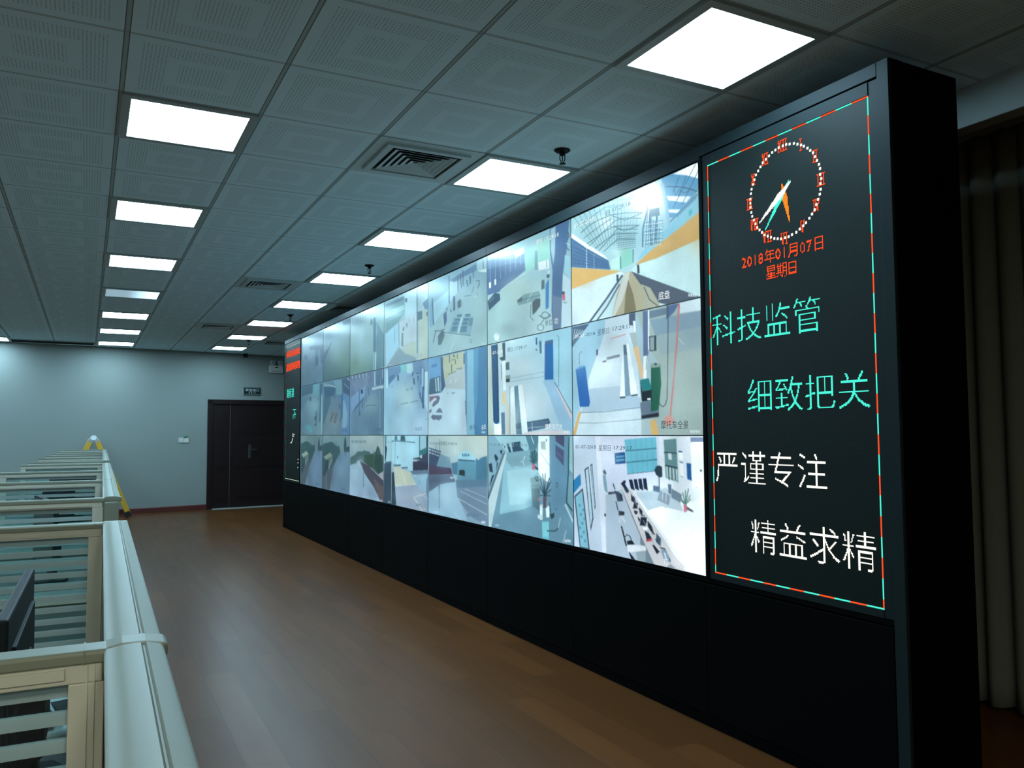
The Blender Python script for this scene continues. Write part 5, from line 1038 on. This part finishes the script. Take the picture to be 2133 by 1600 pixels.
p.mark(470, 1190, 90, 70, (140, 160, 188)); p.mark(595, 1300, 50, 36, (180, 190, 198)); p.mark(60, 200, 290, 46, (118, 146, 156))
p.blob(150, 850, 90, 240, (160, 194, 216), .6); p.blob(420, 1150, 90, 120, (128, 152, 186), .6); p.blob(240, 560, 60, 50, (120, 150, 160), .6); p.blob(560, 420, 40, 60, (78, 110, 112), .5)
p.done('bottom screen, fifth from the clock display, showing a canal between dark trees')

# --- sixth and seventh columns, dim and foreshortened
p = Pic(5, 0, CJ, [(112, 152, 170), (118, 158, 170), (62, 98, 108), (66, 108, 108)])
p.blob(820, 800, 160, 260, (104, 146, 152), .8); p.blob(900, 950, 120, 240, (92, 132, 116), .8); p.blob(720, 330, 180, 60, (150, 190, 200), .6); p.blob(620, 470, 110, 80, (72, 108, 132), .7)
p.P((48, 86, 112), 516, 800, 610, 700, 655, 590, 668, 600, 600, 790, 540, 920, 518, 1030); p.P((58, 108, 116), 1010, 450, 1048, 430, 1048, 1245, 1015, 1255); p.P((60, 100, 128), 870, 190, 1045, 120, 1045, 230, 900, 260)
for i in range(5): p.L((82, 118, 140), 12, 560 + i * 60, 480 - i * 20, 550 + i * 55, 570 - i * 22)
p.done('top screen, sixth from the clock display, dim and greenish with dark streaks')
p = Pic(5, 1, CL, [(92, 132, 155), (70, 100, 135), (98, 130, 146), (92, 130, 165)])
p.blob(800, 1100, 160, 260, (116, 142, 148), .9)
p.P((44, 88, 118), 580, 382, 700, 385, 842, 402, 820, 570, 700, 610, 598, 650); p.L((142, 176, 190), 24, 590, 350, 690, 348, 780, 362, 850, 392); p.P((100, 152, 170), 790, 250, 980, 215, 980, 560, 860, 560, 850, 400); p.P((64, 104, 130), 575, 640, 740, 600, 722, 760, 640, 1040, 568, 1230); p.P((54, 86, 122), 980, 215, 1172, 170, 1176, 570, 1012, 512); p.L((150, 172, 186), 26, 1100, 185, 1172, 260); p.L((130, 158, 178), 14, 1030, 310, 1165, 440)
p.P((84, 134, 180), 1010, 520, 1172, 620, 1168, 1450, 975, 1430, 1000, 1050); p.P((120, 166, 196), 1008, 690, 1052, 690, 1110, 1000, 1085, 1280, 985, 1300, 998, 1060); p.L((44, 94, 144), 28, 986, 540, 980, 1075); p.L((56, 92, 118), 16, 950, 1060, 948, 1150); p.P((94, 108, 118), 770, 960, 816, 955, 748, 1166, 698, 1160); p.P((94, 108, 118), 840, 962, 892, 960, 852, 1192, 788, 1186); p.L((58, 92, 112), 26, 935, 760, 932, 860); p.L((60, 98, 116), 20, 820, 570, 822, 640); p.mark(985, 1310, 130, 90, (74, 116, 160))
p.done('middle screen, sixth from the clock display, dim with two brown strips on the floor')
p = Pic(5, 2, CNx, [(108, 142, 148), (112, 148, 156), (86, 108, 128), (98, 128, 158)])
p.P((100, 136, 164), 860, 640, 950, 500, 1165, 500, 1150, 1460, 700, 1370, 760, 1000); p.P((44, 82, 88), 560, 322, 640, 300, 740, 268, 800, 300, 842, 372, 850, 250, 862, 370, 905, 380, 915, 320, 932, 392, 948, 510, 862, 660, 800, 800, 690, 960, 552, 1010); p.P((74, 90, 104), 880, 640, 800, 800, 735, 1200, 705, 1372, 550, 1325, 548, 1005, 720, 880)
p.P((42, 76, 90), 1028, 495, 1030, 300, 1045, 200, 1060, 162, 1076, 220, 1088, 400, 1130, 370, 1164, 380, 1164, 496); p.P((142, 164, 154), 575, 606, 722, 508, 780, 586, 630, 672); p.P((90, 116, 120), 630, 672, 780, 590, 775, 700, 690, 880); p.P((42, 66, 82), 640, 680, 690, 660, 680, 850, 650, 900, 600, 1040, 560, 1000); p.L((146, 166, 166), 12, 690, 880, 760, 640); p.P((82, 116, 136), 1040, 510, 1085, 510, 1070, 680); p.L((130, 150, 155), 8, 632, 980, 632, 1330); p.mark(970, 1290, 90, 60, (84, 116, 148))
p.blob(1000, 900, 110, 300, (112, 150, 176), .6); p.blob(780, 1050, 60, 250, (86, 106, 128), .5); p.blob(820, 560, 90, 90, (60, 92, 102), .5)
p.done('bottom screen, sixth from the clock display, showing a river and a pale hut roof')
p = Pic(6, 0, CJ, [(118, 156, 172), (90, 128, 150), (78, 110, 132), (78, 118, 142)])
p.blob(300, 1050, 180, 220, (92, 126, 152), .8); p.blob(180, 560, 100, 50, (150, 190, 200), .5)
p.P((60, 94, 124), 228, 672, 500, 640, 512, 1020, 455, 1000, 440, 745, 235, 745); p.P((98, 132, 156), 210, 750, 340, 745, 345, 1000, 220, 960); p.P((52, 88, 114), 340, 868, 408, 870, 402, 1040, 350, 1055); p.L((58, 94, 118), 26, 370, 740, 372, 880); p.P((70, 100, 126), 125, 850, 185, 838, 182, 930, 140, 940); p.P((46, 82, 112), 500, 960, 514, 960, 512, 1370, 502, 1375)
p.done('top screen, seventh from the clock display, dim blue beside the far LED display')
p = Pic(6, 1, CL, [(80, 118, 142), (90, 140, 160), (92, 124, 144), (104, 144, 160)])
p.blob(350, 800, 160, 220, (116, 158, 172), .8)
p.P((58, 98, 122), 88, 395, 335, 342, 345, 520, 180, 565, 88, 610); p.P((94, 154, 174), 340, 342, 485, 312, 455, 570, 330, 570); p.P((82, 122, 148), 88, 600, 262, 620, 150, 785, 80, 920); p.P((130, 174, 190), 522, 640, 562, 545, 558, 1455, 525, 1455); p.L((40, 88, 118), 20, 508, 320, 500, 800, 494, 1160); p.P((50, 96, 130), 490, 320, 545, 310, 545, 540, 495, 540); p.L((42, 82, 102), 16, 415, 925, 408, 1245); p.P((42, 80, 100), 375, 1050, 410, 1030, 405, 1120, 380, 1125); p.P((52, 88, 108), 372, 1205, 410, 1200, 408, 1248, 374, 1250); p.P((54, 92, 118), 262, 610, 300, 600, 302, 690, 265, 700); p.L((70, 108, 130), 14, 460, 620, 450, 690)
p.P((78, 154, 170), 150, 1255, 235, 1215, 330, 1290, 322, 1372, 270, 1395, 190, 1320); p.P((90, 110, 120), 95, 1390, 150, 1385, 165, 1450, 90, 1452)
p.done('middle screen, seventh from the clock display, dim with a turquoise patch low on the floor')
p = Pic(6, 2, CNx, [(108, 140, 146), (100, 134, 144), (86, 104, 116), (90, 118, 148)])
p.P((96, 128, 158), 330, 640, 385, 480, 560, 480, 545, 1315, 165, 1240, 220, 960); p.P((42, 80, 86), 75, 312, 190, 258, 262, 285, 300, 345, 305, 240, 318, 345, 352, 350, 360, 305, 368, 350, 382, 380, 382, 470, 330, 610, 268, 800, 180, 1000, 65, 1060); p.P((70, 90, 100), 330, 610, 268, 800, 185, 1080, 160, 1240, 62, 1218, 68, 960, 200, 770); p.P((42, 76, 90), 448, 470, 455, 260, 472, 160, 488, 250, 498, 370, 552, 335, 556, 470); p.P((140, 162, 152), 84, 552, 192, 470, 246, 546, 120, 618); p.P((86, 112, 116), 125, 618, 244, 560, 242, 680, 175, 800); p.P((42, 66, 80), 130, 640, 165, 620, 160, 790, 110, 960, 75, 960); p.L((140, 160, 160), 9, 175, 790, 180, 640); p.P((80, 112, 132), 452, 480, 490, 480, 472, 610); p.mark(400, 1185, 80, 50, (80, 108, 138))
p.blob(420, 850, 90, 260, (106, 140, 168), .6); p.blob(240, 960, 60, 200, (80, 102, 120), .5)
p.done('bottom screen, seventh from the clock display, showing a hut roof beside the far LED display')
if _to.name in COL.objects: COL.objects.unlink(_to)
# ------------------------------------------------------------------ cubicle row
RHO = 0.015; OX = 0.067; HP = 1.15; GT = 1.115
M['glass'] = stripe_glass_mat(GT)
def loc_xy(lx, ly): return (OX + lx * math.cos(RHO) + ly * math.sin(RHO), -lx * math.sin(RHO) + ly * math.cos(RHO))
def spine(ly0, ly1, label, first, last):
    """one bay of the long partition along the aisle; local Y along the row"""
    x, y = loc_xy(-.03, ly0); t = thing('aisle_divider', label, 'partition', (x, y, 0), -RHO, 'aisle partitions of the cubicles')
    n = ly1 - ly0
    pr = [(-.030, -.014), (.030, -.014), (.030, -.003), (.027, .0), (.0125, .0035), (.0105, .0005), (.0085, .0005), (.0065, .0035), (-.010, .003), (-.027, .0), (-.030, -.003)]
    MB().prism([(a, HP + b) for a, b in pr], 1, .022 if not first else 0, n - .022 if not last else n).build('top_cap', 'cap', t, smooth=True)
    MB().box(.0086, .0104, .03, n - .03, HP + .0004, HP + .0009).build('cap_groove', 'capgroove', t)
    jc = MB()
    jc.prism([(-.0305, HP - .016), (.035, HP - .016), (.035, HP - .002), (.031, HP + .001), (.012, HP + .0042), (-.012, HP + .0042), (-.027, HP + .001), (-.0305, HP - .002)], 1, -.021 if not first else -.002, .021)
    jc.build('cap_joint', 'cap', t, bevel=.003)
    fr = MB().box(-.019, .019, .02, .06, 0.06, HP - .014).box(-.019, .019, n - .06, n - .02, 0.06, HP - .014).box(-.019, .019, .06, n - .06, GT, HP - .014).box(-.019, .019, .06, n - .06, .76, .80)
    fr.build('partition_frame', 'frame', t, bevel=.002)
    MB().box(-.025, .025, -.02, .02, 0, HP - .016).build('corner_post', 'cap', t, bevel=.004)
    MB().box(-.003, .003, .06, n - .06, .80, GT).build('glass_pane', 'glass', t)
    MB().box(-.014, .014, .06, n - .06, .10, .76).build('lower_panel', 'fabric', t)
    MB().box(-.017, .017, .02, n - .02, 0, .06).build('skirting_rail', 'frame', t)
    if last: MB().box(-.026, .026, n - .02, n + .012, 0, HP - .014).build('end_post', 'cap', t, bevel=.005); MB().box(-.031, .031, n - .022, n + .014, HP - .015, HP + .002).build('end_cap', 'cap', t, bevel=.005)
    return t
def cross(ly, label, proto=None):
    x, y = loc_xy(-.056, ly)
    if proto: return dup(proto, (x, y, 0), None, label)
    t = thing('desk_divider', label, 'partition', (x, y, 0), -RHO, 'dividers between the desks'); W = .58
    MB().prism([(-.021, HP - .014), (.021, HP - .014), (.021, HP - .003), (.018, HP), (-.018, HP), (-.021, HP - .003)], 0, -W, .002).build('top_cap', 'cap', t, bevel=.0015)
    MB().box(-.024, -.0225, -.0215, .0215, HP - .0145, HP + .0004).build('cap_seam', 'capgroove', t)
    f = MB().box(-W, -.005, -.018, .018, GT, HP - .014).box(-.038, -.003, -.018, .018, .06, GT).box(-W, -W + .035, -.018, .018, .06, GT).box(-W + .035, -.038, -.018, .018, .77, .80)
    f.build('partition_frame', 'frame', t, bevel=.0015)
    b = MB().box(-W, -.042, -.0205, -.018, GT + .006, GT + .017).box(-.022, -.0195, -.0192, -.018, .06, GT + .02).box(-.014, -.0125, -.0192, -.018, .06, GT + .02)
    b.build('frame_bead', 'frame', t)
    MB().box(-W + .035, -.038, -.003, .003, .80, GT).build('glass_pane', 'glass', t)
    MB().box(-W + .035, -.038, -.013, .013, .08, .77).build('lower_panel', 'fabric', t)
    MB().box(-W, -.003, -.016, .016, 0, .06).build('skirting_rail', 'frame', t)
    return t
CR_Y = [1.035, 2.465, 3.43, 4.78, 6.06, 7.52, 8.26, 9.56, 10.69, 11.80, 12.93, 14.45]
CW = ['first', 'second', 'third', 'fourth', 'fifth', 'sixth', 'seventh', 'eighth', 'ninth', 'tenth', 'eleventh', 'last']
pc = None
for i, ly in enumerate(CR_Y):
    lab = '%s cream-framed desk divider of striped glass from the near end of the row' % CW[i]
    if i == 0: lab = 'large near desk divider with cream frame and black and frosted glass stripes'
    if i == 11: lab = 'last cream-framed desk divider of the row, in front of the yellow ladder'
    q = cross(ly, lab, pc); pc = pc or q
BAYS = [(-.55, 1.035, 0, 0), (1.035, 2.465, 0, 1), (3.43, 4.78, 1, 0), (4.78, 6.06, 0, 0), (6.06, 7.52, 0, 1), (8.26, 9.56, 1, 0), (9.56, 10.69, 0, 0), (10.69, 11.80, 0, 0), (11.80, 12.93, 0, 0), (12.93, 14.45, 0, 1)]
BW = ['first', 'second', 'third', 'fourth', 'fifth', 'sixth', 'seventh', 'eighth', 'ninth', 'last']
desk0 = None
mon0 = None
def monitor(x, y, rz, label):
    global mon0
    if mon0: return dup(mon0, (x, y, .755), rz, label)
    t = thing('computer_monitor', label, 'monitor', (x, y, .755), rz, 'black monitors on the cubicle desks')
    # faces local -X; back towards +X
    MB().box(-.018, .0, -.265, .265, .055, .355).build('screen_housing', 'plastic2', t, bevel=.004)
    MB().box(-.0195, -.0178, -.252, .252, .075, .345).build('screen_glass', 'bezel', t)
    MB().prism([(-.22, .07), (.22, .07), (.20, .30), (-.20, .30)], 0, -.002, .006).build('back_cover', 'plastic', t, bevel=.002)
    bk = MB(); vs = [(.005, -.13, .075), (.005, .13, .075), (.005, .10, .235), (.005, -.10, .235), (.042, -.10, .09), (.042, .10, .09), (.042, .075, .205), (.042, -.075, .205)]
    bk.add(vs, [(3, 2, 1, 0), (4, 5, 6, 7), (0, 1, 5, 4), (1, 2, 6, 5), (2, 3, 7, 6), (3, 0, 4, 7)]).build('back_bulge', 'plastic', t, bevel=.004)
    MB().box(.006, .03, -.035, .035, .01, .16).build('stand_neck', 'plastic', t, bevel=.004)
    MB().prism([(-.09, -.11), (.05, -.11), (.075, -.06), (.075, .06), (.05, .11), (-.09, .11)], 2, .0, .014).build('stand_base', 'plastic', t, bevel=.004)
    mon0 = t
    return t
for i, (a, b, f, l) in enumerate(BAYS):
    spine(a, b, '%s white-capped aisle partition of the cubicle row, counted from the near end' % BW[i] if i else 'first white-capped aisle partition, running out of the bottom of the view', f, l)
    x, y = loc_xy(-.055, a + .024); n = b - a - .048
    t = thing('desk', ('%s dark cubicle desk behind the striped glass, counted from the near end' % BW[i]), 'desk', (x, y, 0), -RHO, 'cubicle desks')
    MB().box(-.66, -.002, 0, n, .73, .755).build('desk_top', 'desk', t, bevel=.003)
    for s in (.03, n - .05): MB().box(-.60, -.05, s, s + .02, 0, .73).build('desk_leg', 'desk', t)
for i, (ly, lx, rz, lab) in enumerate([(1.705, -.1855, -RHO - .0, 'black monitor in the first cubicle, seen edge-on over the glass'),
                       (4.10, -.27, -RHO + .2, 'black monitor in the cubicle just past the gap in the row'), (5.40, -.27, -RHO - .25, 'black monitor in the second cubicle past the gap'),
                       (6.85, -.22, -RHO + .75, 'black monitor turned askew in the last cubicle before the second gap'), (11.3, -.17, -RHO + .1, 'black monitor far along the row, below the yellow ladder')]):
    x, y = loc_xy(lx, ly); m_ = monitor(x, y, rz, lab)
    if i == 3: m_.location.z = .755
# desk telephone behind the nearest striped glass
x, y = loc_xy(-.16, 2.08)
ph = thing('desk_telephone', 'pale grey desk telephone with a black handset, low behind the large striped glass', 'telephone', (x, y, .755), .25)
MB().prism([(-.13, 0.0), (.11, 0.0), (.11, .055), (.08, .06), (-.13, .02)], 0, -.055, .055).build('phone_body', 'greyplastic', ph, bevel=.01, smooth=True)
hs = MB().bar((-.03, -.09, .046), (-.03, .09, .073), .03, .022).box(-.05, -.008, -.115, -.06, .028, .052).box(-.05, -.008, .05, .10, .055, .085)
hs.build('handset', 'plastic', ph, bevel=.006)
MB().box(.005, .048, -.09, .0, .026, .046).build('keypad', 'plastic2', ph)

# ------------------------------------------------------------------ folding ladder by the door wall
ld = thing('folding_ladder', 'yellow folding ladder with silver hinges standing by the far wall', 'ladder', (.104, 15.30, 0), 0)
HX, HZ = .045, 1.30
for s in (-1, 1):
    foot = (s * .535, 0.02)
    top = (s * HX, HZ)
    for yy in (-.17, .17):
        r_ = MB().bar((top[0], yy, top[1]), (foot[0], yy, foot[1] + .06), .078, .032, (0, 1, 0)).build('ladder_rail', 'yellow', ld, bevel=.004)
        MB().bar((s * .515, yy, .10), (s * .55, yy, .012), .09, .042, (0, 1, 0)).build('rubber_foot', 'rubber', r_, bevel=.004)
        MB().bar((s * .005, yy, HZ + .045), (s * .062, yy, HZ - .035), .07, .038, (0, 1, 0)).build('hinge_plate', 'alu', ld, bevel=.004)
    for k in range(4):
        q = .12 + k * .24; MB().tube((top[0] + (foot[0] - top[0]) * q, -.16, top[1] * (1 - q)), (top[0] + (foot[0] - top[0]) * q, .16, top[1] * (1 - q)), .014, n=10).build('ladder_rung', 'alu', ld, smooth=True)
for yy in (-.17, .17): MB().tube((0, yy - .022, HZ + .035), (0, yy + .022, HZ + .028), .042, n=18).build('hinge_disc', 'alu', ld, smooth=True)

bpy.data.objects.remove(_to); bpy.data.curves.remove(_tc)
